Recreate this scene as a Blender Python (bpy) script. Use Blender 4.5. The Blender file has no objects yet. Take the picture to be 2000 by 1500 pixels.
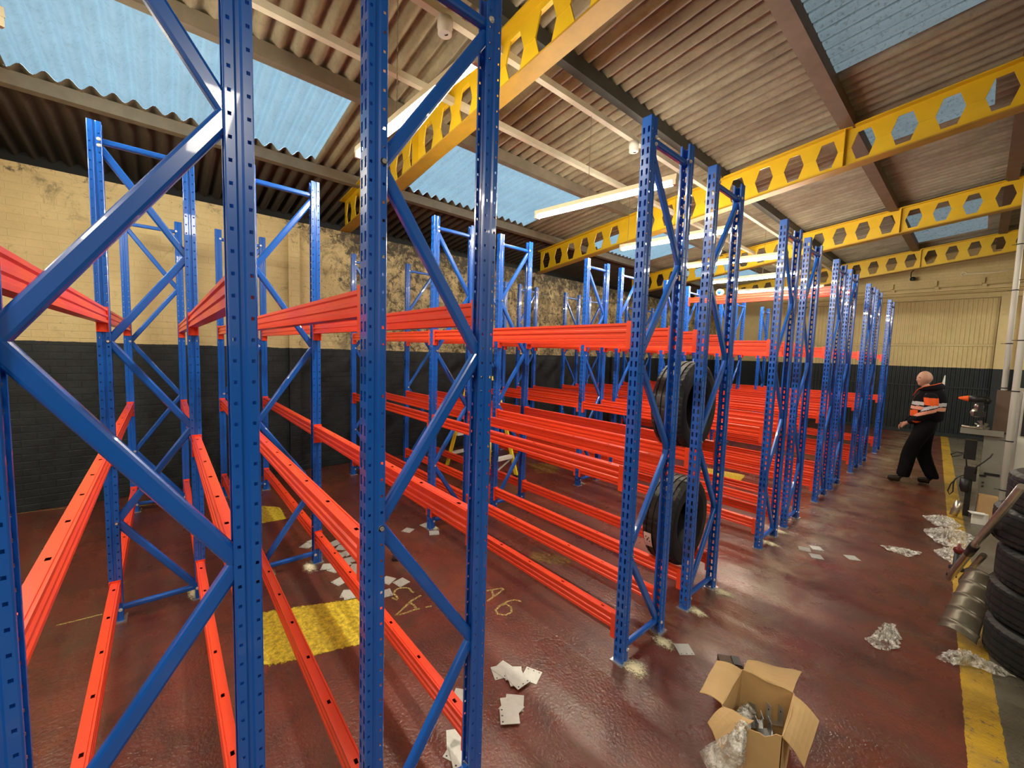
import bpy, bmesh, math, random
from mathutils import Vector, Matrix
random.seed(7)
R = math.radians
SC = bpy.context.scene
COL = SC.collection

# ------------------------------------------------------------------ camera
F_PX, PIT, ROLL, YAW, CAM_H = 787.0, 0.0783, 0.0315, 0.8568, 1.8
fw = Vector((-math.sin(YAW), math.cos(YAW), 0)); up0 = Vector((0, 0, 1))
ax_r = Vector((math.cos(YAW), math.sin(YAW), 0))
ax_f = fw * math.cos(PIT) - up0 * math.sin(PIT)
ax_u = fw * math.sin(PIT) + up0 * math.cos(PIT)
ex = ax_r * math.cos(ROLL) + ax_u * math.sin(ROLL)
ey = ax_u * math.cos(ROLL) - ax_r * math.sin(ROLL)
cam_d = bpy.data.cameras.new('camera'); cam = bpy.data.objects.new('camera', cam_d); COL.objects.link(cam)
cam_d.sensor_width = 36.0; cam_d.lens = F_PX / 2000 * 36.0; cam_d.clip_start = 0.02; cam_d.clip_end = 200
cam.matrix_world = Matrix(((ex.x, ey.x, -ax_f.x, 0), (ex.y, ey.y, -ax_f.y, 0), (ex.z, ey.z, -ax_f.z, CAM_H), (0, 0, 0, 1)))
SC.camera = cam

def at(px, py, axis=2, c=0.0):
    """where the sight line through a pixel meets the plane axis = c"""
    d = ax_f + ex * ((px - 1000) / F_PX) - ey * ((py - 750) / F_PX)
    o = Vector((0, 0, CAM_H)); t = (c - o[axis]) / d[axis]
    return o + d * t

# ------------------------------------------------------------------ world, exposure, large lights
w = bpy.data.worlds.new('sky'); SC.world = w; w.use_nodes = True
w.node_tree.nodes['Background'].inputs[0].default_value = (0.62, 0.84, 1.0, 1)
w.node_tree.nodes['Background'].inputs[1].default_value = 1.75
SC.view_settings.view_transform = 'Standard'; SC.view_settings.look = 'None'
SC.view_settings.gamma = 1.0; SC.view_settings.use_curve_mapping = False
SC.view_settings.exposure = 0.0
TUBE_STRENGTH = 225.0

def lamp(name, loc, sx, sy, power, col=(1, 0.93, 0.78), rot=(0, 0, 0)):
    l = bpy.data.lights.new(name, 'AREA'); l.shape = 'RECTANGLE'; l.size = sx; l.size_y = sy; l.energy = power; l.color = col
    o = bpy.data.objects.new(name, l); COL.objects.link(o); o.location = loc; o.rotation_euler = rot
    return o
# unseen area lamps added as soft fill, to the right of and behind the camera
lamp('fill_light', (2.6, 0.4, 3.9), 1.6, 0.3, 80)
lamp('fill_light', (2.6, 4.5, 3.9), 1.6, 0.3, 70)
lamp('fill_light', (2.6, 9.0, 3.9), 1.6, 0.3, 95)
lamp('fill_light', (2.2, 13.0, 3.9), 1.6, 0.3, 95)
lamp('fill_light', (0.6, -1.9, 3.6), 1.6, 0.3, 80)
lamp('fill_light', (-3.0, -2.3, 3.4), 1.6, 0.3, 55)

# ------------------------------------------------------------------ materials
class NT:
    def __init__(s, name):
        s.m = bpy.data.materials.new(name); s.m.use_nodes = True
        s.t = s.m.node_tree; s.n = s.t.nodes; s.l = s.t.links
        s.b = s.n['Principled BSDF']; s.out = s.n['Material Output']
        s.geo = s.n.new('ShaderNodeNewGeometry')
    def add(s, ty, **kw):
        nd = s.n.new(ty)
        for k, v in kw.items():
            if k.startswith('i_'): s.put(nd.inputs[k[2:].replace('_', ' ')], v)
            else: setattr(nd, k, v)
        return nd
    def put(s, sock, v):
        if hasattr(v, 'is_output') or isinstance(v, bpy.types.NodeSocket): s.l.new(v, sock)
        else: sock.default_value = v
    def pos(s): return s.geo.outputs['Position']
    def xyz(s):
        k = s.add('ShaderNodeSeparateXYZ'); s.l.new(s.pos(), k.inputs[0]); return k.outputs
    def noise(s, scale, detail=4, rough=0.6, vec=None, dist=0.0, col=False):
        k = s.add('ShaderNodeTexNoise'); k.inputs['Scale'].default_value = scale; k.inputs['Detail'].default_value = detail
        k.inputs['Roughness'].default_value = rough; k.inputs['Distortion'].default_value = dist
        s.l.new(vec if vec is not None else s.pos(), k.inputs['Vector'])
        return k.outputs['Fac']
    def mapv(s, sc, loc=(0, 0, 0), rot=(0, 0, 0)):
        k = s.add('ShaderNodeMapping'); s.l.new(s.pos(), k.inputs[0]); k.inputs['Scale'].default_value = sc
        k.inputs['Location'].default_value = loc; k.inputs['Rotation'].default_value = rot
        return k.outputs[0]
    def ramp(s, f, a, b, c0=(0, 0, 0, 1), c1=(1, 1, 1, 1)):
        k = s.add('ShaderNodeValToRGB'); k.color_ramp.elements[0].position = a; k.color_ramp.elements[1].position = b
        k.color_ramp.elements[0].color = c0; k.color_ramp.elements[1].color = c1
        s.l.new(f, k.inputs[0]); return k.outputs[0]
    def mix(s, f, a, b):
        k = s.add('ShaderNodeMix', data_type='RGBA')
        s.put(k.inputs[0], f); s.put(k.inputs[6], a); s.put(k.inputs[7], b); return k.outputs[2]
    def math(s, op, a, b=0.0, clamp=False):
        k = s.add('ShaderNodeMath', operation=op); k.use_clamp = clamp; s.put(k.inputs[0], a); s.put(k.inputs[1], b); return k.outputs[0]
    def bump(s, h, strength=0.3, dist=0.01):
        k = s.add('ShaderNodeBump'); k.inputs['Strength'].default_value = strength; k.inputs['Distance'].default_value = dist
        s.l.new(h, k.inputs['Height']); s.l.new(k.outputs[0], s.b.inputs['Normal']); return k
    def set(s, **kw):
        for k, v in kw.items(): s.put(s.b.inputs[k.replace('_', ' ')], v)
        return s.m

def c4(c): return (c[0], c[1], c[2], 1)
def simple(name, c, rough=0.5, metal=0.0, var=0.15, sc=12, coat=0.0, bump=0.0, bsc=80):
    k = NT(name); f = k.noise(sc, 4)
    col = k.mix(f, c4([x * (1 - var) for x in c]), c4([min(1, x * (1 + var)) for x in c]))
    k.set(Base_Color=col, Roughness=rough, Metallic=metal, Coat_Weight=coat)
    if bump: k.bump(k.noise(bsc, 3), bump, 0.004)
    return k.m

M = {}
M['blue'] = simple('blue_powder_coat', (0.008, 0.105, 0.50), 0.26, 0, 0.06, 5, 0.35)
M['orange'] = simple('orange_powder_coat', (0.80, 0.062, 0.018), 0.34, 0, 0.05, 5, 0.2)
M['zinc'] = simple('zinc_plate', (0.55, 0.57, 0.57), 0.38, 0.85, 0.25, 30)
M['bolt'] = simple('bolt_steel', (0.80, 0.80, 0.78), 0.3, 0.45, 0.1, 30)
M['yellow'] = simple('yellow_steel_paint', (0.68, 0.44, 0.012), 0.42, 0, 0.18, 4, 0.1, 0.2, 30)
M['yellow_brown'] = simple('brown_yellow_steel', (0.36, 0.20, 0.014), 0.5, 0, 0.35, 6, 0, 0.2, 30)
M['yellow2'] = simple('yellow_plastic', (0.85, 0.68, 0.03), 0.4)
M['housing'] = simple('cream_enamel', (0.78, 0.72, 0.50), 0.45)
M['trunk'] = simple('pale_trunking', (0.66, 0.62, 0.48), 0.5, 0, 0.15, 8)
M['purlin_grey'] = simple('weathered_purlin', (0.20, 0.17, 0.12), 0.8, 0, 0.35, 7, 0, 0.4)
M['purlin_dark'] = simple('dark_steel_purlin', (0.055, 0.060, 0.055), 0.55, 0, 0.3, 7)
M['purlin_brown'] = simple('brown_purlin', (0.14, 0.085, 0.055), 0.7, 0, 0.35, 7, 0, 0.3)
M['chain'] = simple('chain_metal', (0.25, 0.22, 0.16), 0.5, 0.6)
M['rubber'] = simple('tyre_rubber', (0.016, 0.016, 0.016), 0.55, 0, 0.25, 20, 0, 0.25, 150)
M['black'] = simple('black_plastic', (0.012, 0.012, 0.013), 0.45)
M['white'] = simple('white_paint', (0.72, 0.72, 0.66), 0.35, 0, 0.06, 6)
M['paper'] = simple('white_paper', (0.85, 0.84, 0.78), 0.7)
M['pinkpaper'] = simple('printed_sticker', (0.80, 0.66, 0.60), 0.7)
M['greysteel'] = simple('grey_painted_steel', (0.24, 0.235, 0.20), 0.5, 0, 0.25, 5, 0, 0.2)
M['silver'] = simple('bare_steel', (0.55, 0.50, 0.42), 0.3, 0.9, 0.3, 20)
M['sheetmetal'] = simple('dull_sheet_metal', (0.38, 0.35, 0.27), 0.36, 0.5, 0.35, 9, 0, 0.5, 25)
M['card'] = simple('cardboard', (0.56, 0.37, 0.17), 0.75, 0, 0.10, 14, 0, 0.15, 60)
M['card_in'] = simple('cardboard_inner', (0.50, 0.32, 0.14), 0.8, 0, 0.12, 14, 0, 0.15, 60)
M['red'] = simple('dark_red_paint', (0.16, 0.012, 0.012), 0.4)
M['skin'] = simple('skin', (0.62, 0.34, 0.24), 0.55, 0, 0.10, 25)
M['cloth'] = simple('black_fleece', (0.010, 0.010, 0.012), 0.92, 0, 0.2, 30, 0, 0.4, 200)
M['trouser'] = simple('black_work_cloth', (0.008, 0.008, 0.009), 0.9, 0, 0.2, 30, 0, 0.4, 160)
M['boot'] = simple('dark_brown_leather', (0.035, 0.024, 0.018), 0.5, 0, 0.2, 30)
M['hivis'] = simple('hi_vis_orange', (0.95, 0.13, 0.012), 0.75, 0, 0.08, 20)
M['hivis_pink'] = simple('faded_hi_vis_band', (0.95, 0.42, 0.28), 0.75, 0, 0.08, 20)
M['reflect'] = simple('reflective_band', (0.72, 0.72, 0.72), 0.4, 0.1, 0.05, 20)
M['darkglass'] = simple('dark_window_glass', (0.008, 0.010, 0.028), 0.12)
M['amber'] = simple('amber_lens', (0.85, 0.78, 0.30), 0.2)
M['brown'] = simple('brown_board', (0.13, 0.085, 0.06), 0.7)
M['concrete_dark'] = simple('dark_wall_paint', (0.018, 0.020, 0.022), 0.5)
M['dust'] = None

def emis(name, col, s):
    k = NT(name); k.set(Base_Color=c4(col), Emission_Color=c4(col), Emission_Strength=s); return k.m
M['tube'] = emis('lit_tube', (1.0, 0.93, 0.76), TUBE_STRENGTH)

def m_film():
    k = NT('clear_plastic_film')
    tr = k.add('ShaderNodeBsdfTransparent'); tr.inputs[0].default_value = (0.95, 0.95, 0.92, 1)
    k.set(Base_Color=(0.95, 0.94, 0.88, 1), Roughness=0.12, Specular_IOR_Level=1.0)
    f = k.ramp(k.noise(26, 5, 0.65, dist=0.6), 0.40, 0.62)
    mx = k.add('ShaderNodeMixShader'); k.put(mx.inputs[0], k.math('MULTIPLY_ADD', f, 0.80)); mx.inputs[0].links[0].from_node.inputs[2].default_value = 0.10
    k.l.new(tr.outputs[0], mx.inputs[1]); k.l.new(k.b.outputs[0], mx.inputs[2]); k.l.new(mx.outputs[0], k.out.inputs[0])
    k.bump(k.noise(45, 4), 0.8, 0.01)
    return k.m
M['film'] = m_film()

def m_dust():
    k = NT('drill_dust'); f = k.noise(60, 5, 0.7)
    k.set(Base_Color=k.mix(f, (0.62, 0.56, 0.34, 1), (0.85, 0.80, 0.56, 1)), Roughness=0.95)
    at_ = k.add('ShaderNodeAttribute', attribute_name='edge')
    a = k.math('ADD', at_.outputs['Fac'], k.math('MULTIPLY', k.math('SUBTRACT', k.noise(90, 5, 0.7), 0.5), 1.6))
    k.set(Alpha=k.ramp(a, 0.25, 0.75)); k.bump(f, 0.6, 0.004)
    return k.m
M['dust'] = m_dust()

def m_floor():
    k = NT('red_painted_concrete'); x, y, z = k.xyz()
    big = k.noise(0.9, 5, 0.62, dist=0.4); med = k.noise(4.2, 6, 0.7, dist=0.5); fine = k.noise(55, 4, 0.6)
    streak = k.noise(1.0, 6, 0.65, vec=k.mapv((1.0, 5.0, 1.0), rot=(0, 0, 0.35)))
    red = k.mix(k.ramp(big, 0.32, 0.66), (0.088, 0.021, 0.012, 1), (0.175, 0.040, 0.021, 1))
    red = k.mix(k.ramp(med, 0.46, 0.74), red, (0.055, 0.022, 0.014, 1))
    red = k.mix(k.math('MULTIPLY', k.ramp(streak, 0.50, 0.74), 0.55), red, (0.12, 0.080, 0.048, 1))
    red = k.mix(k.math('MULTIPLY', k.ramp(k.noise(7, 6, 0.75), 0.62, 0.72), 0.6), red, (0.035, 0.022, 0.015, 1))
    # tan patches beside the rack feet: drilling dust and wear, plus painted floor glare
    band = k.math('SUBTRACT', 1.0, k.math('MULTIPLY', k.math('ABSOLUTE', k.math('ADD', x, 1.0)), 1.5), True)
    band = k.math('MULTIPLY', band, k.math('MULTIPLY', k.math('SUBTRACT', y, 1.9), 1.2, True))
    dn = k.math('ADD', k.noise(3.3, 7, 0.8, dist=0.6), k.math('MULTIPLY', band, 0.22))
    red = k.mix(k.math('MULTIPLY', k.math('MULTIPLY', k.ramp(dn, 0.56, 0.78), band), 0.75), red, (0.34, 0.27, 0.17, 1))
    grey = k.mix(k.ramp(med, 0.35, 0.7), (0.105, 0.092, 0.064, 1), (0.175, 0.155, 0.115, 1))
    yel = k.mix(k.ramp(med, 0.42, 0.74), (0.62, 0.38, 0.030, 1), (0.36, 0.22, 0.045, 1))
    # painted stripe: its edge runs x = 0.245 - 0.0505*y
    e = k.math('ADD', x, k.math('MULTIPLY', y, 0.0500))
    e = k.math('ADD', e, k.math('MULTIPLY', k.math('SUBTRACT', k.noise(14, 3), 0.5), 0.02))
    s1 = k.math('GREATER_THAN', e, 0.245); s2 = k.math('GREATER_THAN', e, 0.375)
    wear = k.math('GREATER_THAN', k.noise(22, 7, 0.8), 0.41)
    col = k.mix(s1, red, k.mix(wear, grey, yel)); col = k.mix(s2, col, grey)
    rgh = k.ramp(k.noise(2.4, 5, 0.65), 0.30, 0.75, (0.20, 0.20, 0.20, 1), (0.44, 0.44, 0.44, 1))
    k.set(Base_Color=col, Roughness=rgh, Specular_IOR_Level=0.6, Coat_Weight=k.math('MULTIPLY', k.math('SUBTRACT', 1.0, s2), 0.32), Coat_Roughness=0.30)
    h = k.math('ADD', k.noise(62, 3, 0.5), k.math('MULTIPLY', fine, 0.5))
    k.bump(h, 0.75, 0.006)
    return k.m
M['floor'] = m_floor()

def m_mark():
    k = NT('worn_yellow_floor_paint'); n = k.noise(34, 6, 0.72)
    col = k.mix(k.ramp(n, 0.36, 0.62), (0.30, 0.21, 0.02, 1), (0.78, 0.60, 0.045, 1))
    at_ = k.add('ShaderNodeAttribute', attribute_name='edge')
    a = k.math('ADD', at_.outputs['Fac'], k.math('MULTIPLY', k.math('SUBTRACT', k.noise(40, 5, 0.75), 0.5), 1.1))
    k.set(Base_Color=col, Roughness=0.42, Alpha=k.ramp(a, 0.20, 0.36)); k.bump(n, 0.4, 0.004); return k.m
M['mark'] = m_mark()
def m_faint():
    k = NT('faded_yellow_floor_paint'); n = k.noise(30, 6, 0.75)
    at_ = k.add('ShaderNodeAttribute', attribute_name='edge')
    k.set(Base_Color=(0.45, 0.36, 0.05, 1), Roughness=0.45, Alpha=k.math('MULTIPLY', k.math('MULTIPLY', k.ramp(n, 0.45, 0.62), at_.outputs['Fac']), 0.55)); return k.m
M['mark_faint'] = m_faint()
def m_chalk():
    k = NT('faded_yellow_chalk')
    k.set(Base_Color=(0.62, 0.50, 0.17, 1), Roughness=0.8, Alpha=k.ramp(k.noise(120, 4, 0.7), 0.42, 0.56, (0.12, 0.12, 0.12, 1), (0.80, 0.80, 0.80, 1))); return k.m
M['chalk'] = m_chalk()

def m_wall(name, brick=True, mold=False, axis='x'):
    k = NT(name); x, y, z = k.xyz()
    v = k.add('ShaderNodeCombineXYZ'); k.l.new(y if axis == 'x' else x, v.inputs[0]); k.l.new(z, v.inputs[1])
    br = k.add('ShaderNodeTexBrick'); k.l.new(v.outputs[0], br.inputs['Vector'])
    br.inputs['Scale'].default_value = 1.0; br.inputs['Mortar Size'].default_value = 0.006; br.inputs['Mortar Smooth'].default_value = 0.6
    br.inputs['Brick Width'].default_value = 0.225; br.inputs['Row Height'].default_value = 0.075
    br.inputs['Color1'].default_value = (1, 1, 1, 1); br.inputs['Color2'].default_value = (0.86, 0.86, 0.86, 1); br.inputs['Mortar'].default_value = (0.3, 0.3, 0.3, 1)
    n1 = k.noise(1.3, 6, 0.65); n2 = k.noise(9, 6, 0.7)
    cream = k.mix(k.ramp(n1, 0.3, 0.75), (0.70, 0.56, 0.28, 1), (0.54, 0.42, 0.20, 1))
    cream = k.mix(k.math('MULTIPLY', k.ramp(n2, 0.60, 0.78), 0.55), cream, (0.30, 0.22, 0.11, 1))
    spot = k.ramp(k.noise(24, 3, 0.6), 0.72, 0.77)
    cream = k.mix(k.math('MULTIPLY', spot, 0.85), cream, (0.10, 0.07, 0.04, 1))
    if mold:
        # black mould blooms, thick from the second bay on and under the eaves
        gy = k.math('MULTIPLY', k.math('SUBTRACT', y, 1.2), 0.9, True)
        gz = k.math('MULTIPLY', k.math('SUBTRACT', z, 3.05), 1.6, True)
        bias = k.math('ADD', k.math('MULTIPLY', gy, 0.13), k.math('MULTIPLY', gz, 0.10))
        mm = k.math('ADD', k.noise(3.1, 8, 0.80, dist=0.9), bias)
        cream = k.mix(k.math('MULTIPLY', k.ramp(mm, 0.58, 0.72), 0.72), cream, (0.11, 0.085, 0.05, 1))
        m2 = k.math('ADD', k.noise(8.5, 8, 0.86, dist=0.5), bias)
        cream = k.mix(k.math('MULTIPLY', k.ramp(m2, 0.625, 0.69), 0.9), cream, (0.025, 0.022, 0.016, 1))
    dark = k.mix(k.ramp(n2, 0.4, 0.8), (0.006, 0.011, 0.013, 1), (0.016, 0.023, 0.026, 1))
    edge = k.math('ADD', z, k.math('MULTIPLY', k.math('SUBTRACT', k.noise(5, 3), 0.5), 0.03))
    col = k.mix(k.math('LESS_THAN', edge, 1.765), cream, dark)
    k.set(Base_Color=col, Roughness=0.62)
    if brick:
        h = k.math('ADD', br.outputs['Color'], k.math('MULTIPLY', n2, 1.5)); k.bump(h, 0.55, 0.012)
    else: k.bump(n2, 0.3, 0.01)
    return k.m
M['wall_left'] = m_wall('painted_brick_mould', True, True, 'x')
M['wall_far'] = m_wall('painted_brick', True, False, 'y')
M['wall_sheet'] = m_wall('painted_corrugated_sheet', False, False, 'y')

def m_roof():
    k = NT('asbestos_cement_sheet'); x, y, z = k.xyz()
    v = k.mapv((1.0, 3.0, 1.0))
    n = k.noise(1.8, 6, 0.7, vec=v); n2 = k.noise(26, 5, 0.7)
    gx = k.math('MULTIPLY', k.math('ADD', x, 3.2), 0.5, True)
    col = k.mix(k.ramp(n, 0.34, 0.68), (0.43, 0.39, 0.26, 1), (0.23, 0.195, 0.13, 1))
    col2 = k.mix(k.ramp(n, 0.34, 0.68), (0.37, 0.335, 0.255, 1), (0.20, 0.17, 0.13, 1))
    col = k.mix(gx, col, col2)
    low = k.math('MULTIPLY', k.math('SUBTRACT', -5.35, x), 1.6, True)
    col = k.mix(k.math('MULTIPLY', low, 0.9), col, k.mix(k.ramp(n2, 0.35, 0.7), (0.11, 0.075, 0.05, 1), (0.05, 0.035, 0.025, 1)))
    col = k.mix(k.math('MULTIPLY', k.ramp(n2, 0.52, 0.75), 0.4), col, (0.14, 0.11, 0.07, 1))
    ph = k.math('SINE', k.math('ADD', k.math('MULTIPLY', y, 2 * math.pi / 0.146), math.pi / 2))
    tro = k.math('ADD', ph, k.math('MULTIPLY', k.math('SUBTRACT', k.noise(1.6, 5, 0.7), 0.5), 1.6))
    col = k.mix(k.math('MULTIPLY', k.ramp(tro, 0.78, 1.05), 0.55), col, (0.09, 0.065, 0.04, 1))  # dark line along each groove, painted in to deepen the corrugation's shading
    k.set(Base_Color=col, Roughness=0.88); k.bump(n2, 0.3, 0.006); return k.m
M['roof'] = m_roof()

def m_sky(name, tint, dirt_shade):
    k = NT(name); x, y, z = k.xyz()
    v = k.mapv((1.2, 14.0, 1.0)); n = k.noise(1.5, 6, 0.75, vec=v); n2 = k.noise(30, 6, 0.75); n3 = k.noise(3, 5, 0.7)
    col = k.mix(k.ramp(n3, 0.3, 0.7), c4([t * 0.80 for t in tint]), c4(tint))
    col = k.mix(k.math('MULTIPLY', k.ramp(n2, 0.53, 0.64), dirt_shade * 0.62), col, (0.16, 0.15, 0.11, 1))
    col = k.mix(k.math('MULTIPLY', k.ramp(k.math('MULTIPLY_ADD', n, 0.6), 0.40, 0.48), 0.8 * dirt_shade), col, (0.04, 0.04, 0.035, 1))
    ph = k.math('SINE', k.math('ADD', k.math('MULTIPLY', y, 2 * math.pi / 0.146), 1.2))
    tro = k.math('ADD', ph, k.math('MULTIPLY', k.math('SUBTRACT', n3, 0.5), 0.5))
    col = k.mix(k.math('MULTIPLY', k.ramp(tro, 0.70, 0.98), 0.06 + 0.85 * dirt_shade * dirt_shade), col, (0.05, 0.05, 0.04, 1))  # dark trough stripes: dirt, and ripple shading put into the colour
    tl = k.add('ShaderNodeBsdfTranslucent'); k.put(tl.inputs[0], col)
    k.set(Base_Color=col, Roughness=0.5)
    mx = k.add('ShaderNodeMixShader'); mx.inputs[0].default_value = 0.22
    k.l.new(tl.outputs[0], mx.inputs[1]); k.l.new(k.b.outputs[0], mx.inputs[2]); k.l.new(mx.outputs[0], k.out.inputs[0])
    return k.m
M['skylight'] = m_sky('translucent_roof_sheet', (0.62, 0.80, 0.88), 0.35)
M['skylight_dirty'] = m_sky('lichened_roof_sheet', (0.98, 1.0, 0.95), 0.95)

for _n in ('cloth', 'trouser', 'boot'): M[_n].node_tree.nodes['Principled BSDF'].inputs['Specular IOR Level'].default_value = 0.12

# ------------------------------------------------------------------ mesh builder
class MB:
    def __init__(s): s.bm = bmesh.new(); s.mi = 0
    def _fin(s, fs, smooth=False):
        for f in fs: f.material_index = s.mi; f.smooth = smooth
    def quad(s, pts, smooth=False):
        f = s.bm.faces.new([s.bm.verts.new(p) for p in pts]); s._fin([f], smooth); return f
    def box(s, c, d, rot=None):
        c = Vector(c); m = Matrix.Rotation(rot, 3, 'Z') if isinstance(rot, (int, float)) else (rot or Matrix.Identity(3))
        v = [s.bm.verts.new(c + m @ Vector((sx * d[0] / 2, sy * d[1] / 2, sz * d[2] / 2))) for sx in (-1, 1) for sy in (-1, 1) for sz in (-1, 1)]
        s._fin([s.bm.faces.new([v[i] for i in q]) for q in ((0, 1, 3, 2), (4, 6, 7, 5), (0, 4, 5, 1), (2, 3, 7, 6), (0, 2, 6, 4), (1, 5, 7, 3))])
        return s
    def bar(s, a, b, w, h, upv=(0, 0, 1)):
        a, b = Vector(a), Vector(b); d = (b - a); L = d.length; d.normalize(); u = Vector(upv)
        sd = d.cross(u)
        if sd.length < 1e-4: u = Vector((0, 1, 0)); sd = d.cross(u)
        sd.normalize(); u = sd.cross(d)
        m = Matrix((d, sd, u)).transposed()
        return s.box((a + b) / 2, (L, w, h), m)
    def prism(s, prof, a, b, xd, yd, smooth=False, cap=True):
        a, b, xd, yd = Vector(a), Vector(b), Vector(xd), Vector(yd)
        r0 = [s.bm.verts.new(a + xd * p[0] + yd * p[1]) for p in prof]; r1 = [s.bm.verts.new(b + xd * p[0] + yd * p[1]) for p in prof]
        n = len(prof); s._fin([s.bm.faces.new((r0[i], r0[(i + 1) % n], r1[(i + 1) % n], r1[i])) for i in range(n)], smooth)
        if cap: s._fin([s.bm.faces.new(r0[::-1]), s.bm.faces.new(r1)])
        return s
    def tube(s, pts, r, n=8, cap=True, smooth=True):
        pts = [Vector(p) for p in pts]; rings = []; prev = None
        for i, p in enumerate(pts):
            d = (pts[min(i + 1, len(pts) - 1)] - pts[max(i - 1, 0)]).normalized()
            if prev is None:
                a = Vector((0, 0, 1)) if abs(d.z) < 0.9 else Vector((1, 0, 0)); x = d.cross(a).normalized()
            else: x = (prev - d * prev.dot(d)).normalized()
            prev = x; y = d.cross(x); rr = r[i] if isinstance(r, (list, tuple)) else r
            rings.append([s.bm.verts.new(p + (x * math.cos(t) + y * math.sin(t)) * rr) for t in [2 * math.pi * k / n for k in range(n)]])
        for a, b in zip(rings, rings[1:]): s._fin([s.bm.faces.new((a[k], a[(k + 1) % n], b[(k + 1) % n], b[k])) for k in range(n)], smooth)
        if cap: s._fin([s.bm.faces.new(rings[0][::-1]), s.bm.faces.new(rings[-1])])
        return s
    def lathe(s, prof, c, ax=(0, 0, 1), n=24, smooth=True, close=False, fn=None):
        ax = Vector(ax).normalized(); a = Vector((0, 0, 1)) if abs(ax.z) < 0.9 else Vector((1, 0, 0)); x = ax.cross(a).normalized(); y = ax.cross(x); c = Vector(c)
        rings = []
        for j, (r, h) in enumerate(prof):
            ring = []
            for k in range(n):
                t = 2 * math.pi * k / n; rr = r + (fn(j, k, r) if fn else 0)
                ring.append(s.bm.verts.new(c + ax * h + (x * math.cos(t) + y * math.sin(t)) * max(rr, 1e-5)))
            rings.append(ring)
        pr = list(zip(rings, rings[1:])) + ([(rings[-1], rings[0])] if close else [])
        for a_, b_ in pr: s._fin([s.bm.faces.new((a_[k], a_[(k + 1) % n], b_[(k + 1) % n], b_[k])) for k in range(n)], smooth)
        return s
    def cyl(s, a, b, r, n=16, smooth=True): return s.tube([a, b], r, n, True, smooth)
    def mesh(s, name, mats, recalc=True):
        if recalc: bmesh.ops.recalc_face_normals(s.bm, faces=s.bm.faces)
        me = bpy.data.meshes.new(name); s.bm.to_mesh(me); s.bm.free()
        for m in (mats if isinstance(mats, (list, tuple)) else [mats]): me.materials.append(m)
        return me

def tag(o, label=None, cat=None, group=None, kind=None):
    if label: o['label'] = label
    if cat: o['category'] = cat
    if group: o['group'] = group
    if kind: o['kind'] = kind
    return o
def link(name, me, parent=None, loc=None, rot=None, scale=None):
    o = bpy.data.objects.new(name, me); COL.objects.link(o)
    if parent: o.parent = parent
    if loc is not None: o.location = loc
    if rot is not None: o.rotation_euler = rot
    if scale is not None: o.scale = scale
    return o
def build(mb, name, mats, parent=None, loc=None, rot=None, recalc=True): return link(name, mb.mesh(name, mats, recalc), parent, loc, rot)
def empty(name, loc, label, cat, group=None, rot=(0, 0, 0)):
    o = bpy.data.objects.new(name, None); COL.objects.link(o); o.location = loc; o.rotation_euler = rot; o.empty_display_size = 0.1
    return tag(o, label, cat, group)
def struct(o, label=None): o['kind'] = 'structure'; 
def S(mb, name, mats, label=None, recalc=True):
    o = build(mb, name, mats, recalc=recalc); o['kind'] = 'structure'
    if label: o['label'] = label; 
    return o

# ------------------------------------------------------------------ shell
XL, YF = -6.3, 15.15
SL = 0.112
def zb(x): return 3.47 + SL * (x + 6.3)          # underside of the rafters
def zsheet(x): return zb(x) + 0.44 + 0.14
m = MB(); m.quad([(XL - 0.25, -3.2, 0), (5, -3.2, 0), (5, YF + .2, 0), (XL - 0.25, YF + .2, 0)]); S(m, 'floor', M['floor'], 'red painted concrete floor with a yellow line and grey strip')
m = MB(); m.box((XL - 0.11, 6.0, 1.75), (0.22, 18.4, 3.5)); 
for Y in (1.39, 6.05, 8.92, 12.9): m.box((XL + 0.02, Y, 1.70), (0.09, 0.22 if Y > 2 else 0.14, 3.40))
S(m, 'wall_left', M['wall_left'], 'brick wall painted cream over near-black with spreading mould')
m = MB(); m.box((XL / 2 - 0.3, YF + 0.11, 2.7), (14, 0.22, 5.4)); m.box((4.2, YF + .11, 2.7), (3, .22, 5.4)); S(m, 'wall_far', M['wall_far'], 'far brick wall painted cream over near-black')
m = MB(); m.box((5.0, 6.0, 2.7), (0.2, 18.6, 5.4)); S(m, 'wall_right', M['wall_far'])
m = MB(); m.box((-0.7, -3.2, 2.7), (13, 0.2, 5.4)); S(m, 'wall_back', M['wall_far'])
m = MB(); m.box((-7.5, 6.0, 2.0), (0.06, 18.8, 4.0)); m.box((-6.98, -2.9, 3.0), (1.1, .06, 2)); m.box((-6.98, 15.2, 3.0), (1.1, .06, 2)); m.box((-6.98, 6, 3.47), (1.0, 18.8, .05))
S(m, 'eaves_light_block', M['concrete_dark'])  # added boards beyond the wall that block sky light at the eaves

WP = 0.146
def sheet(mb, x0, x1, y0, y1, dz=0.0):
    n = max(2, int(round((y1 - y0) / WP * 8))); xs = [x0 + (x1 - x0) * i / 2 for i in range(3)]
    rows = []
    for x in xs:
        rows.append([mb.bm.verts.new((x, y0 + (y1 - y0) * j / n, zsheet(x) + dz + 0.031 * math.cos(2 * math.pi * (y0 + (y1 - y0) * j / n) / WP))) for j in range(n + 1)])
    for a, b in zip(rows, rows[1:]):
        for j in range(n): mb._fin([mb.bm.faces.new((a[j], a[j + 1], b[j + 1], b[j]))], True)
WIN = [(-5.62, -4.22, -0.95, 1.50, 0), (-5.62, -4.22, 2.75, 5.05, 0), (-5.62, -4.22, 6.9, 9.0, 0), (-5.62, -4.22, 10.8, 12.9, 0),
       (-1.15, -0.12, 2.8, 5.10, 1), (-1.15, -0.12, 6.35, 7.15, 1), (-1.15, -0.12, 10.8, 13.3, 1)]
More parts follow.
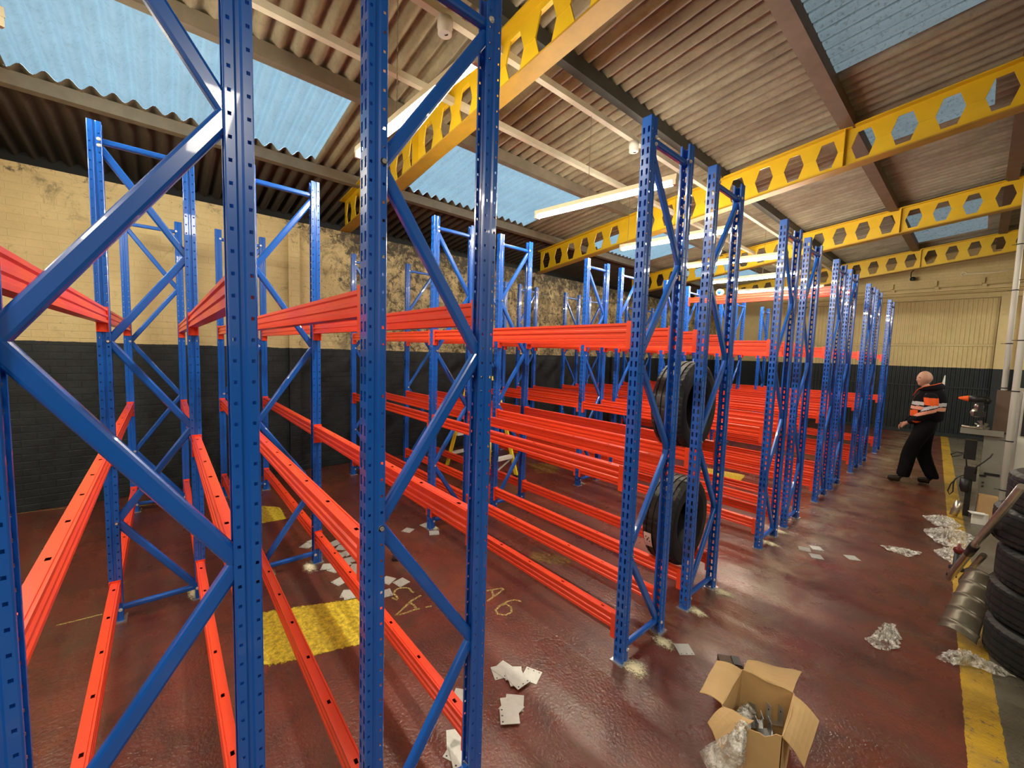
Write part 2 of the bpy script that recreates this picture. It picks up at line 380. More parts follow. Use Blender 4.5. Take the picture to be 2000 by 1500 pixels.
m = MB(); XS = sorted({-7.55, 5.1} | {w[0] for w in WIN} | {w[1] for w in WIN})
for a, b in zip(XS, XS[1:]):
    cuts = [(w[2], w[3]) for w in WIN if w[0] <= a + 1e-6 and w[1] >= b - 1e-6]
    y = -3.3
    for c0, c1 in sorted(cuts):
        sheet(m, a, b, y, c0); y = c1
    sheet(m, a, b, y, YF + .3)
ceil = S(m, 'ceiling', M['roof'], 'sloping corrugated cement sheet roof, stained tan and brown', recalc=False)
for i, wn in enumerate(WIN):
    m = MB(); sheet(m, wn[0] - 0.02, wn[1] + 0.02, wn[2] - 0.03, wn[3] + 0.03, 0.012)
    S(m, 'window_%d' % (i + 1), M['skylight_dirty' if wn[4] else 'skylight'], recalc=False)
# purlins
for X, wd, h, mt in ((-5.72, 0.10, 0.12, 'purlin_grey'), (-4.08, 0.09, 0.13, 'purlin_grey'), (-2.58, 0.08, 0.13, 'purlin_dark'), (-1.20, 0.13, 0.13, 'purlin_brown'),
                     (0.10, 0.13, 0.13, 'purlin_brown'), (1.7, 0.1, 0.13, 'purlin_grey'), (3.2, 0.1, 0.13, 'purlin_grey')):
    m = MB(); z1 = zsheet(X) - 0.018; m.box((X, 6.0, z1 - h / 2), (wd, 18.5, h)); 
    o = S(m, 'ceiling_purlin', M[mt])
# rafters: castellated beams
def rafter(Y, c0, slope, xa, xb, stiff, depth=0.44, fl=0.15, skip=()):
    m = MB(); cz = lambda x: c0 + slope * (x + 6.3); P = 0.331; th = 0.012
    H = depth / 2 - 0.012
    n = int((xb - xa) / P); hexs = []; ph = ((stiff[0] + P / 2 - xa) % P)
    for i in range(n):
        x = xa + ph + i * P
        hexs.append(x)
    rx, rt, hz = 0.105, 0.056, 0.150          # half width at the waist / top and half height of a hexagonal hole
    for sgn in (-1, 1):
        yy = Y + sgn * th / 2
        def V(x, z): return (x, yy, cz(x) + z)
        for x in hexs:
            l, r = x - P / 2, x + P / 2
            if any(abs(x - s) < P * 0.45 for s in skip):
                m.quad([V(l, -H), V(r, -H), V(r, H), V(l, H)]); continue
            m.quad([V(l, hz), V(x - rt, hz), V(x - rt, H), V(l, H)]); m.quad([V(x - rt, hz), V(x + rt, hz), V(x + rt, H), V(x - rt, H)]); m.quad([V(x + rt, hz), V(r, hz), V(r, H), V(x + rt, H)])
            m.quad([V(l, -H), V(x - rt, -H), V(x - rt, -hz), V(l, -hz)]); m.quad([V(x - rt, -H), V(x + rt, -H), V(x + rt, -hz), V(x - rt, -hz)]); m.quad([V(x + rt, -H), V(r, -H), V(r, -hz), V(x + rt, -hz)])
            m.quad([V(l, 0), V(x - rx, 0), V(x - rt, hz), V(l, hz)]); m.quad([V(x + rx, 0), V(r, 0), V(r, hz), V(x + rt, hz)])
            m.quad([V(l, -hz), V(x - rt, -hz), V(x - rx, 0), V(l, 0)]); m.quad([V(x + rt, -hz), V(r, -hz), V(r, 0), V(x + rx, 0)])
    for x in hexs:
        if any(abs(x - s) < P * 0.45 for s in skip): continue
        hx = [(-rx, 0), (-rt, hz), (rt, hz), (rx, 0), (rt, -hz), (-rt, -hz)]
        for a, b in zip(hx, hx[1:] + hx[:1]):
            m.quad([(x + a[0], Y - th / 2, cz(x + a[0]) + a[1]), (x + b[0], Y - th / 2, cz(x + b[0]) + b[1]), (x + b[0], Y + th / 2, cz(x + b[0]) + b[1]), (x + a[0], Y + th / 2, cz(x + a[0]) + a[1])])
        # weld bead on the waist between two holes
        m.bar((x + rx, Y, cz(x + rx)), (x + P - rx, Y, cz(x + P - rx)), th + 0.010, 0.006)
    x0, x1 = hexs[0] - P / 2 - 0.02, hexs[-1] + P / 2
    for s in (-1, 1):
        m.mi = 1 if s < 0 else 0  # lower flange takes the darker, browner yellow
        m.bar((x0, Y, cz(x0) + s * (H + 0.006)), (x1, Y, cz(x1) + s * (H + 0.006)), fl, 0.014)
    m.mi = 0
    for x in stiff:
        for s in (-1, 1): m.box((x, Y + s * fl / 4, cz(x)), (0.012, fl / 2 - 0.01, 2 * H))
    return S(m, 'ceiling_beam', [M['yellow'], M['yellow_brown']], recalc=False)
rafter(2.10, 3.73, 0.085, -6.32, 4.6, (-1.35, -4.05))
rafter(6.05, 3.69, SL, -6.32, 4.6, (-1.22, -3.90), skip=(-4.08,))
rafter(9.78, 3.70, SL, -6.32, 4.6, (-1.10, -3.8))
rafter(13.5, 3.70, SL, -6.32, 4.6, (-1.10, -3.8))

# far wall: sheeted sliding door, lintel, tracks
m = MB(); x0, x1, z0, z1 = -4.55, 0.20, 0.06, 3.46; RP = 0.078; n = int((x1 - x0) / RP * 4)
prof = [0, 0, 1, 1]
for (za, zc) in ((z0, 2.30), (2.36, z1)):
    for j in range(n):
        xa, xb = x0 + (x1 - x0) * j / n, x0 + (x1 - x0) * (j + 1) / n
        ya, yb = YF - 0.05 - 0.016 * prof[j % 4], YF - 0.05 - 0.016 * prof[(j + 1) % 4]
        m.quad([(xa, ya, za), (xb, yb, za), (xb, yb, zc), (xa, ya, zc)])
o = S(m, 'door_1', M['wall_sheet'], 'wide corrugated sliding door, cream over near-black', recalc=False)
def dpart(mb, name, mat): 
    q = build(mb, name, mat, o); return q
m = MB(); m.box(((x0 + x1) / 2, YF - 0.045, 2.33), (x1 - x0, 0.05, 0.05)); m.box(((x0 + x1) / 2, YF - 0.045, 1.27), (x1 - x0, 0.07, 0.03)); m.box(((x0 + x1) / 2, YF - 0.06, 0.05), (x1 - x0 + .9, 0.09, 0.09)); dpart(m, 'door_rail', M['wall_sheet'])
m = MB(); m.box((x1 + 0.10, YF - 0.06, 1.75), (0.17, 0.13, 3.5)); m.box((x0 - 0.08, YF - 0.06, 1.75), (0.15, 0.13, 3.5)); m.box((x1 - .005, YF - 0.075, 1.75), (0.02, 0.02, 3.4)); dpart(m, 'door_frame', M['wall_sheet'])
m = MB(); m.box(((x0 + 1.6) / 2 , YF - 0.04, 3.52), (6.4, 0.08, 0.08))
m.box(((x0 + 1.6) / 2, YF - 0.05, 3.72), (6.4, 0.10, 0.05)); m.tube([(x0, YF - .08, 3.63), (1.7, YF - .08, 3.63)], .02); m.tube([(x0, YF - .08, 3.80), (1.7, YF - .08, 3.80)], .014)
for X in (-3.6, -2.6, -1.72, -0.9, -0.1, 0.7): m.box((X, YF - .05, 3.90), (.05, .07, .13)); m.box((X + .03, YF - .09, 3.76), (.07, .05, .09))
S(m, 'trim_1', M['wall_far'], 'cream painted lintel with sliding door tracks')
m = MB(); m.box((0.63, YF - .06, 1.75), (.16, .12, 3.5)); S(m, 'trim_2', M['wall_far'])

# ------------------------------------------------------------------ rack meshes
PH = 0.0539; POST_H = 3.06
def upright_mesh():
    bm = bmesh.new()
    half = [(.018, .031, 0), (.027, .031, 0), (.030, .028, 0), (.030, .0235, 1), (.030, .0155, 0), (.030, .009, 0), (.0245, .004, 0), (.0245, -.004, 0), (.030, -.009, 0),
            (.030, -.0165, 1), (.030, -.0245, 0), (.030, -.028, 0), (.027, -.031, 0), (.0205, -.031, 2), (.0085, -.031, 0)]
    pts = [(p[0], p[1], p[2]) for p in half]
    n = len(half)
    full = pts + [(-half[n - 1 - i][0], half[n - 1 - i][1], 0) for i in range(n)]
    hole = [p[2] for p in half[:-1]] + [0]                       # segment i -> i+1
    holes = hole + [hole[n - 2 - i] for i in range(n - 1)]
    rows = int(POST_H / PH); zz = [0.0]
    for k in range(rows): zz += [k * PH + d for d in (0.012, 0.022, 0.031, 0.040)] 
    zz = sorted(set([0.0] + [z for k in range(rows) for z in (k * PH + .010, k * PH + .0215, k * PH + .0305, k * PH + .042)] + [POST_H]))
    grid = [[bm.verts.new((x, y, z)) for (x, y, _) in full] for z in zz]
    for j in range(len(zz) - 1):
        zc = (zz[j] + zz[j + 1]) / 2; t = zc % PH
        for i in range(len(full) - 1):
            h = holes[i]
            if zc < rows * PH and zc > 0.03:
                if h == 1 and 0.0215 < t < 0.0305: continue
                if h == 2 and 0.010 < t < 0.042: continue
            bm.faces.new((grid[j][i], grid[j][i + 1], grid[j + 1][i + 1], grid[j + 1][i]))
    bmesh.ops.recalc_face_normals(bm, faces=bm.faces)
    bmesh.ops.solidify(bm, geom=list(bm.faces), thickness=0.0018)
    me = bpy.data.meshes.new('upright'); bm.to_mesh(me); bm.free(); me.materials.append(M['blue']); return me
UPR = upright_mesh()
FD = 0.425
def brace_mesh(y0, z0, y1, z1, bolt_ends, wd=0.042):
    m = MB(); a, b = Vector((0, y0, z0)), Vector((0, y1, z1)); d = (b - a).normalized(); nrm = Vector((1, 0, 0)); s = d.cross(nrm).normalized()
    h, t = wd / 2, 0.012
    prof = [(-h, -t), (h, -t), (h, t - .009), (h - .003, t - .003), (h - .009, t), (-h + .009, t), (-h + .003, t - .003), (-h, t - .009)]
    m.prism(prof, a + d * 0.004, b - d * 0.004, s, nrm)
    m.mi = 1
    for e in bolt_ends:
        c = a if e == 0 else b
        yb = 0.006 if e == 0 else -0.006
        m.cyl((-.036, c.y, c.z), (.0385, c.y, c.z), 0.0075, 6, False); m.cyl((.031, c.y, c.z), (.0335, c.y, c.z), 0.0105, 10, False)
    return m.mesh('brace', [M['blue'], M['bolt']])
NZ = [0.08, 0.65, 1.22, 1.79, 2.36, 2.93]
YN0, YN1 = 0.018, FD - 0.018                      # brace nodes sit just inside the two uprights
DIAG_UP = brace_mesh(YN0, 0, YN1, 0.57, (0,)); DIAG_DN = brace_mesh(YN0, 0.57, YN1, 0, (0,))
DIAG_UP2 = DIAG_UP; HOR = brace_mesh(YN0, 0, YN1, 0, (0, 1), 0.034)
def base_mesh():
    m = MB(); m.box((0, 0, 0.003), (0.085, 0.092, 0.006)); m.cyl((-.030, .045, .003), (-.030, .045, .018), .006, 6, False); m.cyl((.032, -.047, .003), (.032, -.047, .016), .006, 6, False)
    return m.mesh('base_plate', M['zinc'])
BASE = base_mesh()
def beam_mesh(L):
    m = MB(); H = 0.086; W = 0.023
    side = [(W, 0), (W, -.013), (W - .007, -.018), (W - .007, -.034), (W, -.039), (W, -.050), (W - .006, -.055), (W - .006, -.066), (W, -.071), (W, -H)]
    top = [(-W, 0), (-.0065, 0), (.0065, 0), (.0125, 0), (.0135, -.003), (.0155, -.003), (.0165, 0), (W, 0)]
    xs = [-L / 2]; hl = 0.011; k0 = -L / 2 + 0.10; hx = []
    while k0 < L / 2 - 0.05: hx.append(k0); k0 += 0.327
    for x in hx: xs += [x - hl, x + hl]
    xs.append(L / 2)
    for i in range(len(xs) - 1):
        for j in range(len(top) - 1):
            if j == 1 and i % 2 == 1: continue
            a, b = top[j], top[j + 1]
            m.quad([(xs[i], a[0], a[1]), (xs[i + 1], a[0], a[1]), (xs[i + 1], b[0], b[1]), (xs[i], b[0], b[1])])
    for s in (-1, 1):
        for a, b in zip(side, side[1:]): m.quad([(-L / 2, s * a[0], a[1]), (L / 2, s * a[0], a[1]), (L / 2, s * b[0], b[1]), (-L / 2, s * b[0], b[1])])
    m.quad([(-L / 2, -W, -H), (L / 2, -W, -H), (L / 2, W, -H), (-L / 2, W, -H)])
    bmesh.ops.remove_doubles(m.bm, verts=m.bm.verts, dist=1e-5)
    return m.mesh('beam', M['orange'])
def plate_mesh():
    m = MB(); m.box((0.002, 0, -0.070), (0.004, 0.050, 0.150))
    m.box((0.015, -0.0265, -0.070), (0.030, 0.003, 0.150)); m.box((0.006, 0.0245, -0.070), (0.010, 0.003, 0.150))
    for z in (-0.02, -0.072, -0.124): m.box((-0.006, -0.027, z), (0.014, 0.003, 0.018))
    return m.mesh('end_plate', M['orange'])
PLATE = plate_mesh()
XC = (-1.25, -3.49, -5.69)
GAP = 0.031
BEAMS = [beam_mesh(XC[i] - XC[i + 1] - 2 * GAP - 0.008) for i in (0, 1)]
LEV = (0.27, 1.16, 1.985)
def rack(Yf, kind, label, levels=LEV, extra=()):
    r = empty('shelving_rack', (XC[0], Yf, 0), label, 'rack', 'blue and orange shelving racks')
    for X in XC:
        dx = X - XC[0]
        for s, yy in ((1, 0.0), (-1, FD)):
            u = link('upright', UPR, r, (dx, yy, 0.006), (0, 0, 0 if s == 1 else math.pi))
            link('base_plate', BASE, u, (0, 0, -0.006))
        for i in range(5):
            upw = (i % 2 == 0) == (kind == 2)      # which way the zigzag starts
            link('diagonal_brace', DIAG_UP if upw else DIAG_DN, r, (dx, 0, NZ[i]))
        link('horizontal_brace', HOR, r, (dx, 0, NZ[0])); link('horizontal_brace', HOR, r, (dx, 0, NZ[5] + 0.035))
    for bay in (0, 1):
        xm = (XC[bay] + XC[bay + 1]) / 2 - XC[0]; half = (XC[bay] - XC[bay + 1]) / 2 - GAP
        lv = list(levels) + ([2.86] if bay in extra else [])
        for z in lv:
            for yy, s in ((0.0, 1), (FD, -1)):
                b = link('beam', BEAMS[bay], r, (xm, yy, z), (0, 0, 0 if s == 1 else math.pi))
                for e in (-1, 1):
                    p = link('end_plate', PLATE, b, (e * (half), 0, 0.006)); p.scale = (-e, 1, 1)
    return r
rack(-0.27, 1, 'blue rack with orange beams beside the camera, its end frame cut by the photo edge')
rack(0.50, 2, 'blue rack whose end frame stands over the pile of zinc plates and yellow floor patch')
rack(2.00, 1, 'blue rack standing empty directly in front of the rack holding two tyres')
rack(2.80, 2, 'blue rack holding two black tyres upright at its aisle end')
rack(4.28, 1, 'blue rack across the aisle behind the tyre rack, small plates lying by its foot')
rack(5.05, 2, 'blue rack standing back to back behind the one across the aisle from the tyres')
rack(6.32, 1, 'blue rack directly in front of the one with an extra top level of beams')
rack(7.10, 2, 'blue rack with an extra fourth level of orange beams near its top', extra=(0,))
rack(8.53, 1, 'blue rack behind the four-level rack, level with the walking man')
rack(9.28, 2, 'blue rack second from the far wall, backing onto the rack beside the man')
rack(10.85, 1, 'last blue rack of all, closest to the far corrugated door')

# ------------------------------------------------------------------ tyres
def tyre_mesh(Rr=0.335, W=0.235, rim=0.185, seg=132):
    m = MB(); hw = W / 2
    prof = [(rim, -hw * .78), (rim + .012, -hw * .86), (rim + .05, -hw * .98), (Rr - .055, -hw), (Rr - .03, -hw * .97), (Rr - .012, -hw * .86)]
    g = [-.58, -.20, .20, .58]; tw = []
    x = -.80; tr = [-.80]
    for c in g: tr += [c - .045, c - .04, c + .04, c + .045]
    tr.append(.80)
    prof.append((Rr - .003, -hw * .80))
    for c in g:
        prof += [(Rr, hw * (c - .055)), (Rr - .008, hw * (c - .045)), (Rr - .008, hw * (c + .045)), (Rr, hw * (c + .055))]
    prof.append((Rr - .003, hw * .80))
    prof += [(Rr - .012, hw * .86), (Rr - .03, hw * .97), (Rr - .055, hw), (rim + .05, hw * .98), (rim + .012, hw * .86), (rim, hw * .78)]
    inner = [(rim + .012, hw * .66), (rim + .06, hw * .85), (Rr - .022, hw * .78), (Rr - .016, 0), (Rr - .022, -hw * .78), (rim + .06, -hw * .85), (rim + .012, -hw * .66)]
    P = prof + inner; np_ = len(prof)
    def fn(j, k, r):
        if 5 <= j <= np_ - 6 and r > Rr - .0135:
            side = abs(P[j][1]) > hw * .60
            if side and k % 3 == 0: return -.005
            if not side and k % 6 == 0 and r > Rr - .004: return -.0025
        return 0
    m.lathe(P, (0, 0, 0), (1, 0, 0), seg, False, True, fn)
    return m.mesh('tyre', M['rubber'])
TY = tyre_mesh()
def tyre(loc, rot, label, group=None):
    return tag(link('tyre', TY, None, loc, rot), label, 'tyre', group)
cy = 2.80 + FD / 2
zc = lambda top: top + math.sqrt(0.338 ** 2 - (FD / 2 - 0.023) ** 2)
tyre((-1.45, cy, zc(1.16)), (0, 0, R(2)), 'black tyre standing upright on the middle beams of the rack, above the other')
t2 = tyre((-1.46, cy, zc(0.27)), (0.7, 0, R(2)), 'black tyre standing upright on the lowest beams with a pale sticker on its tread')
m = MB(); 
for j in range(5):
    a0, a1 = R(j * 4.2), R((j + 1) * 4.2); r = 0.3375
    m.quad([(-.088, -r * math.cos(a0), -r * math.sin(a0)), (-.030, -r * math.cos(a0), -r * math.sin(a0)), (-.030, -r * math.cos(a1), -r * math.sin(a1)), (-.088, -r * math.cos(a1), -r * math.sin(a1))])
m.mi = 1
for j, (xx, aa) in enumerate(((-.072, 6), (-.05, 7), (-.065, 11), (-.045, 12), (-.06, 9))):
    a0 = R(aa); r = .3378; m.box((xx, -r * math.cos(a0), -r * math.sin(a0)), (.008, .001, .009))
s = build(m, 'sticker', [M['pinkpaper'], M['black']], t2, rot=(R(-0.7 * 57.3 + 8), 0, 0), recalc=False); s['label'] = 'pale printed sticker'

# stack of tyres at the right edge
SX, SY = 0.485, 3.97
offs = [(0, 0, 0, 0), (-.005, .04, 0, .4), (.012, 0.0, 0, .9), (-.02, .06, 0, 1.7), (.02, -.04, .0, 2.4)]
TLAB = ['black tyre flat on the floor at the bottom of the stack by the right edge', 'second tyre up in the black stack by the right edge', 'third tyre up, halfway in the black stack by the right edge',
        'fourth tyre up in the stack, just under the top one', 'tyre lying on top of the stack by the right edge']
z = 0.120
for i, (dx, dy, tl, sp) in enumerate(offs):
    tyre((SX + dx, SY + dy, z), (sp, R(90) + tl, 0), TLAB[i], 'stacked tyres at the right edge'); z += 0.2365
# wheel with white rim beside the stack
wh = empty('wheel', (0.60, 3.22, 0.337), 'tyre on a white wheel standing at the lower right edge of the photo', 'wheel', rot=(0, 0, R(58)))
link('tyre_rubber', TY, wh)
m = MB(); m.lathe([(.188, -.095), (.188, .095), (.178, .095), (.170, .02), (.15, .01), (.10, .04), (.05, .045), (.0, .045)], (0, 0, 0), (1, 0, 0), 40)
m.lathe([(.188, -.095), (.178, -.098), (.170, -.06), (.14, -.07), (.0, -.06)], (0, 0, 0), (1, 0, 0), 40); build(m, 'rim', M['white'], wh)

# ------------------------------------------------------------------ tube lights, trunking
def tube_light(pl, pr, label):
    a = at(pl[0], pl[1], 2, 3.33); b = at(pr[0], pr[1], 2, 3.27); d = (b - a).normalized()
    L = 1.62; c = (a + b) / 2
    a, b = c - d * L / 2, c + d * L / 2
    r = empty('tube_light', c, label, 'light', 'fluorescent tube lights over the racks'); a -= c; b -= c
    up = Vector((0, 0, 1)); sd = d.cross(up).normalized()
    m = MB(); m.prism([(-.028, .012), (.028, .012), (.024, .055), (-.024, .055)], a, b, sd, up); build(m, 'housing', M['housing'], r)
    m = MB(); m.cyl(a + d * .04 - up * .012, b - d * .04 - up * .012, .019, 12); build(m, 'tube', M['tube'], r)
    for e in (a + d * .02, b - d * .02):
        m = MB(); m.box(e - up * .006, (.03, .05, .05), Matrix((d, sd, up)).transposed()); build(m, 'lamp_holder', M['housing'], r)
    for X in TRX:
        t = (X - (a + c).x) / (b - a).x
        if 0.02 < t < 0.98:
            p = a + (b - a) * t; top = Vector((p.x, p.y, trz(X) - c.z - .055)); m = MB(); k = 0; q = p + up * .055
            while q.z < top.z:
                e = .011; s_ = Vector((1, 0, 0)) if k % 2 else Vector((0, 1, 0))
                m.tube([q + s_ * .0035, q + s_ * .0045 + up * e, q + up * 2 * e, q - s_ * .0045 + up * e, q - s_ * .0035, q + s_ * .0035], .0016, 4); q = q + up * .019; k += 1
            build(m, 'chain', M['chain'], r)
    return r
TRX = (-3.38, -2.68)
def trz(x): return zb(x) + 0.30
tube_light((700, 302), (934, 114), 'lit tube light hanging across the tall rack frame beside the camera')
tube_light((1046, 423), (1325, 353), 'longest fully visible lit tube light, in front of the second yellow beam')
tube_light((1212, 486), (1444, 446), 'lit tube light third along, just past the second yellow beam')
tube_light((1335, 521), (1525, 500), 'lit tube light fourth along, in the bay before the third yellow beam')
tube_light((1393, 551), (1560, 534), 'lit tube light fifth along, under the third yellow beam')
tube_light((1447, 570), (1600, 562), 'last lit tube light, just above the high orange beam')
tube_light((-215, 185), (22, 10), 'lit tube light glowing in the upper left corner over the first skylight')
for X in TRX:
    m = MB(); m.box((X, 6.3, trz(X)), (.055, 17.5, .055)); o = build(m, 'cable_trunking', M['trunk'])
    tag(o, 'long pale trunking under the roof on the side %s' % ('closer to the skylights' if X < -3 else 'with the round fittings'), 'cable trunking', 'ceiling trunking runs')
for (px, py, lb) in ((869, 62, 'round white ceiling fitting hanging from the trunking above the tallest frame'), (1237, 306, 'round white ceiling fitting above the second tube light')):
    p = at(px, py, 0, TRX[1]); zt = trz(TRX[1]) - .028
    r = empty('ceiling_fitting', (p.x, p.y, zt), lb, 'light fitting', 'round ceiling fittings')
    m = MB(); m.lathe([(0, 0), (.055, 0), (.055, -.06), (.05, -.065), (.05, -.10), (.042, -.105), (0, -.105)], (0, 0, 0), (0, 0, 1), 24); build(m, 'body', M['white'], r)
    m = MB(); m.tube([(0, 0, -.105), (.01, 0, -.112), (.025, .01, -.11)], .004, 6); build(m, 'cord_outlet', M['black'], r)

# ------------------------------------------------------------------ far wall fixtures
p = at(1783, 545, 1, YF - .25)
m = MB(); q = at(1787, 526, 1, YF - .25); m.tube([q, at(1780, 532, 1, YF - .25), at(1779, 540, 1, YF - .25), p], .012, 6); m.lathe([(0, .06), (.05, .04), (.06, 0), (.05, -.04), (0, -.05)], p, (0, 0, 1), 14)
tag(build(m, 'hanging_lamp', M['black']), 'small black lamp hanging on a short cable before the far wall', 'lamp')
m = MB(); m.tube([at(1986, 524, 1, YF - .02), at(1945, 532, 1, YF - .02), at(1888, 535, 1, YF - .02), at(1880, 540, 1, YF - .02), at(1876, 535, 1, YF - .02), at(1884, 531, 1, YF - .02), at(1890, 535, 1, YF - .02)], .018, 6)
tag(build(m, 'cable', M['housing']), 'cream painted cable looped on the brickwork above the door', 'cable')
m = MB(); a, b = at(1846, 733, 1, YF - .10), at(1840, 772, 1, YF - .10)
m.tube([a, (a + b) / 2 + Vector((-.01, 0, 0)), b], [.01, .035, .012], 8); tag(build(m, 'rag', M['paper']), 'thin white rag hanging on the dark door behind the man', 'rag')

# ------------------------------------------------------------------ floor markings, plates, dust
def poly_mark(pix, name, label, mat='mark', z=0.0015, sub=10):
    pts = [at(px, py) for px, py in pix]      # quad
    bm = bmesh.new(); lay = bm.verts.layers.float.new('edge'); g = []
    for i in range(sub + 1):
        row = []
        for j in range(sub + 1):
            u, v = i / sub, j / sub; p = (pts[0] * (1 - u) + pts[1] * u) * (1 - v) + (pts[3] * (1 - u) + pts[2] * u) * v
            vv = bm.verts.new((p.x, p.y, z)); vv[lay] = min(1, 8 * min(u, 1 - u)) * min(1, 8 * min(v, 1 - v)) ; row.append(vv)
        g.append(row)
    for i in range(sub):
        for j in range(sub): bm.faces.new((g[i][j], g[i + 1][j], g[i + 1][j + 1], g[i][j + 1]))
    me = bpy.data.meshes.new(name); bm.to_mesh(me); bm.free(); me.materials.append(M[mat]); o = link(name, me); o['kind'] = 'structure'; o['label'] = label
    return o
poly_mark([(490, 1196), (725, 1162), (735, 1255), (500, 1312)], 'floor_marking', 'broad worn yellow patch on the floor between the two closest racks')
poly_mark([(500, 986), (548, 990), (562, 1014), (500, 1026)], 'floor_marking', 'small yellow patch on the floor further along the first gap')
poly_mark([(1030, 903), (1090, 905), (1095, 925), (1045, 926)], 'floor_marking', 'faint yellow patch on the floor beyond the ladder', 'mark_faint')
poly_mark([(1370, 912), (1460, 928), (1450, 940), (1365, 922)], 'floor_marking', 'yellow strip on the floor seen through the beams past the tyres')
poly_mark([(1040, 1075), (1120, 1090), (1115, 1110), (1025, 1092)], 'floor_marking', 'faint greenish yellow smudge on the floor under the third rack', 'mark_faint', sub=12)
def stroke(mb, pix, wd=0.016, z=0.002):
    P = [at(px, py) for px, py in pix]
    for i in range(len(P)): P[i].z = z
    L, Rr = [], []
    for i, p in enumerate(P):
        d = (P[min(i + 1, len(P) - 1)] - P[max(0, i - 1)]).normalized(); n = Vector((-d.y, d.x, 0)) * wd / 2
        L.append(mb.bm.verts.new(p + n)); Rr.append(mb.bm.verts.new(p - n))
    for i in range(len(P) - 1): mb._fin([mb.bm.faces.new((L[i], L[i + 1], Rr[i + 1], Rr[i]))])
A5 = [[(808, 1158), (803, 1155), (800, 1150), (792, 1148), (780, 1149), (772, 1153), (769, 1160), (774, 1165), (777, 1170)], [(766, 1167), (769, 1170), (776, 1172)],
      [(822, 1163), (805, 1173), (800, 1177), (772, 1203), (785, 1200), (808, 1192), (820, 1189)], [(800, 1177), (808, 1182), (814, 1191)], [(831, 1187), (843, 1184)]]
A6 = [[(951, 1154), (965, 1152), (980, 1149), (984, 1151), (975, 1158), (962, 1167), (952, 1175)], [(960, 1152), (964, 1165)],
      [(1019, 1175), (1003, 1172), (990, 1176), (977, 1183), (968, 1192), (972, 1200), (988, 1202), (999, 1196), (999, 1187), (988, 1180), (976, 1183)]]
for st, nm, lb in ((A5, 'chalk_writing', 'yellow chalk writing A5 upside down on the floor between the closest racks'), (A6, 'chalk_writing', 'yellow chalk writing A6 upside down on the floor behind the tall post')):
    m = MB()
    for s_ in st: stroke(m, s_)
    o = build(m, nm, M['chalk'], recalc=False); o['kind'] = 'structure'; o['label'] = lb
m = MB()
for s_ in ([(0, 1008), (60, 1000), (150, 990)], [(395, 990), (300, 985), (240, 992)], [(110, 1222), (160, 1210), (200, 1200)]): stroke(m, s_, 0.012)
o = build(m, 'chalk_writing', M['chalk'], recalc=False); o['kind'] = 'structure'; o['label'] = 'thin pale scratch lines on the floor along the dark wall'

def shim_mesh():
    m = MB(); a = 0.047
    # 3 real holes along one edge
    xs = [-a, -.037, -.029, -.004, .004, .029, .037, a]; ys = [-a, -.040, -.032, a]
    for i in range(7):
        for j in range(3):
            if j == 1 and i in (1, 3, 5): continue
            for zz in (0, .003): m.quad([(xs[i], ys[j], zz), (xs[i + 1], ys[j], zz), (xs[i + 1], ys[j + 1], zz), (xs[i], ys[j + 1], zz)])
    for (p, q) in (((-a, -a), (a, -a)), ((a, -a), (a, a)), ((a, a), (-a, a)), ((-a, a), (-a, -a))): m.quad([(p[0], p[1], 0), (q[0], q[1], 0), (q[0], q[1], .003), (p[0], p[1], .003)])
    m.mi = 1
    for x in (-.033, 0, .033): m.box((x, -.036, .0006), (.009, .009, .0006))
    return m.mesh('shim_plate', [M['zincdull'], M['black']])
M['zincdull'] = simple('galvanised_plate', (0.60, 0.61, 0.56), 0.42, 0.35, 0.22, 40)
SH = shim_mesh()
def shim(px, py, deg, lvl, label, group):
    p = at(px, py); return tag(link('shim_plate', SH, None, (p.x, p.y, 0.001 + lvl * .0034), (0, 0, R(deg))), label, 'metal plate', group)
G1 = 'plates fanned on the floor in the open gap'
for px, py, dg, lv, lb in ((978, 1313, 28, 0, 'bottom zinc plate of the fanned five, poking out toward the tall post'), (984, 1309, 60, 1, 'zinc plate overlapping the bottom one in the fanned five'),
                           (1003, 1318, 12, 2, 'middle zinc plate of the fanned five, three holes along its far edge'), (1008, 1328, 118, 3, 'zinc plate underneath the topmost of the fanned five'),
                           (1013, 1333, 50, 4, 'topmost zinc plate of the fanned five, nearest the camera'), (1038, 1320, 165, 0, 'single zinc plate lying flat beside the fanned five'),
                           (1005, 1373, 5, 0, 'lowest zinc plate of the second small heap, at its far end'), (997, 1379, 20, 1, 'second zinc plate of the small heap below the fanned five'),
                           (999, 1386, -30, 2, 'third zinc plate of the small heap below the fanned five'), (995, 1402, -75, 3, 'top zinc plate of the small heap, nearest the camera')):
    shim(px, py, dg + 40, lv, lb, G1)
for px, py, dg, lv, lb in ((902, 1362, 40, 0, 'zinc plate half hidden behind the tall post, furthest of its group'), (892, 1443, 60, 0, 'upper zinc plate by the foot of the tall post'),
                           (893, 1470, 25, 0, 'zinc plate lying under others by the foot of the tall post'), (901, 1478, 70, 1, 'lowest zinc plate in view by the foot of the tall post')):
    shim(px, py, dg, lv, lb, 'plates at the foot of the tall post')
shim(1336, 1269, 50, 0, 'single grey zinc plate on the open floor between rack foot and carton', None)
for px, py, dg, lb in ((1571, 1073, 20, 'zinc plate on the aisle floor, closest of three to the blue foot'), (1594, 1071, 35, 'zinc plate on the aisle floor, furthest of the group of three'),
                       (1594, 1087, 30, 'zinc plate on the aisle floor, nearest the camera of the three'), (1664, 1090, 40, 'zinc plate alone in the aisle beside the group of three')):
    shim(px, py, dg, 0, lb, 'plates in the main aisle')
G2 = 'scattered zinc plates by the second rack'
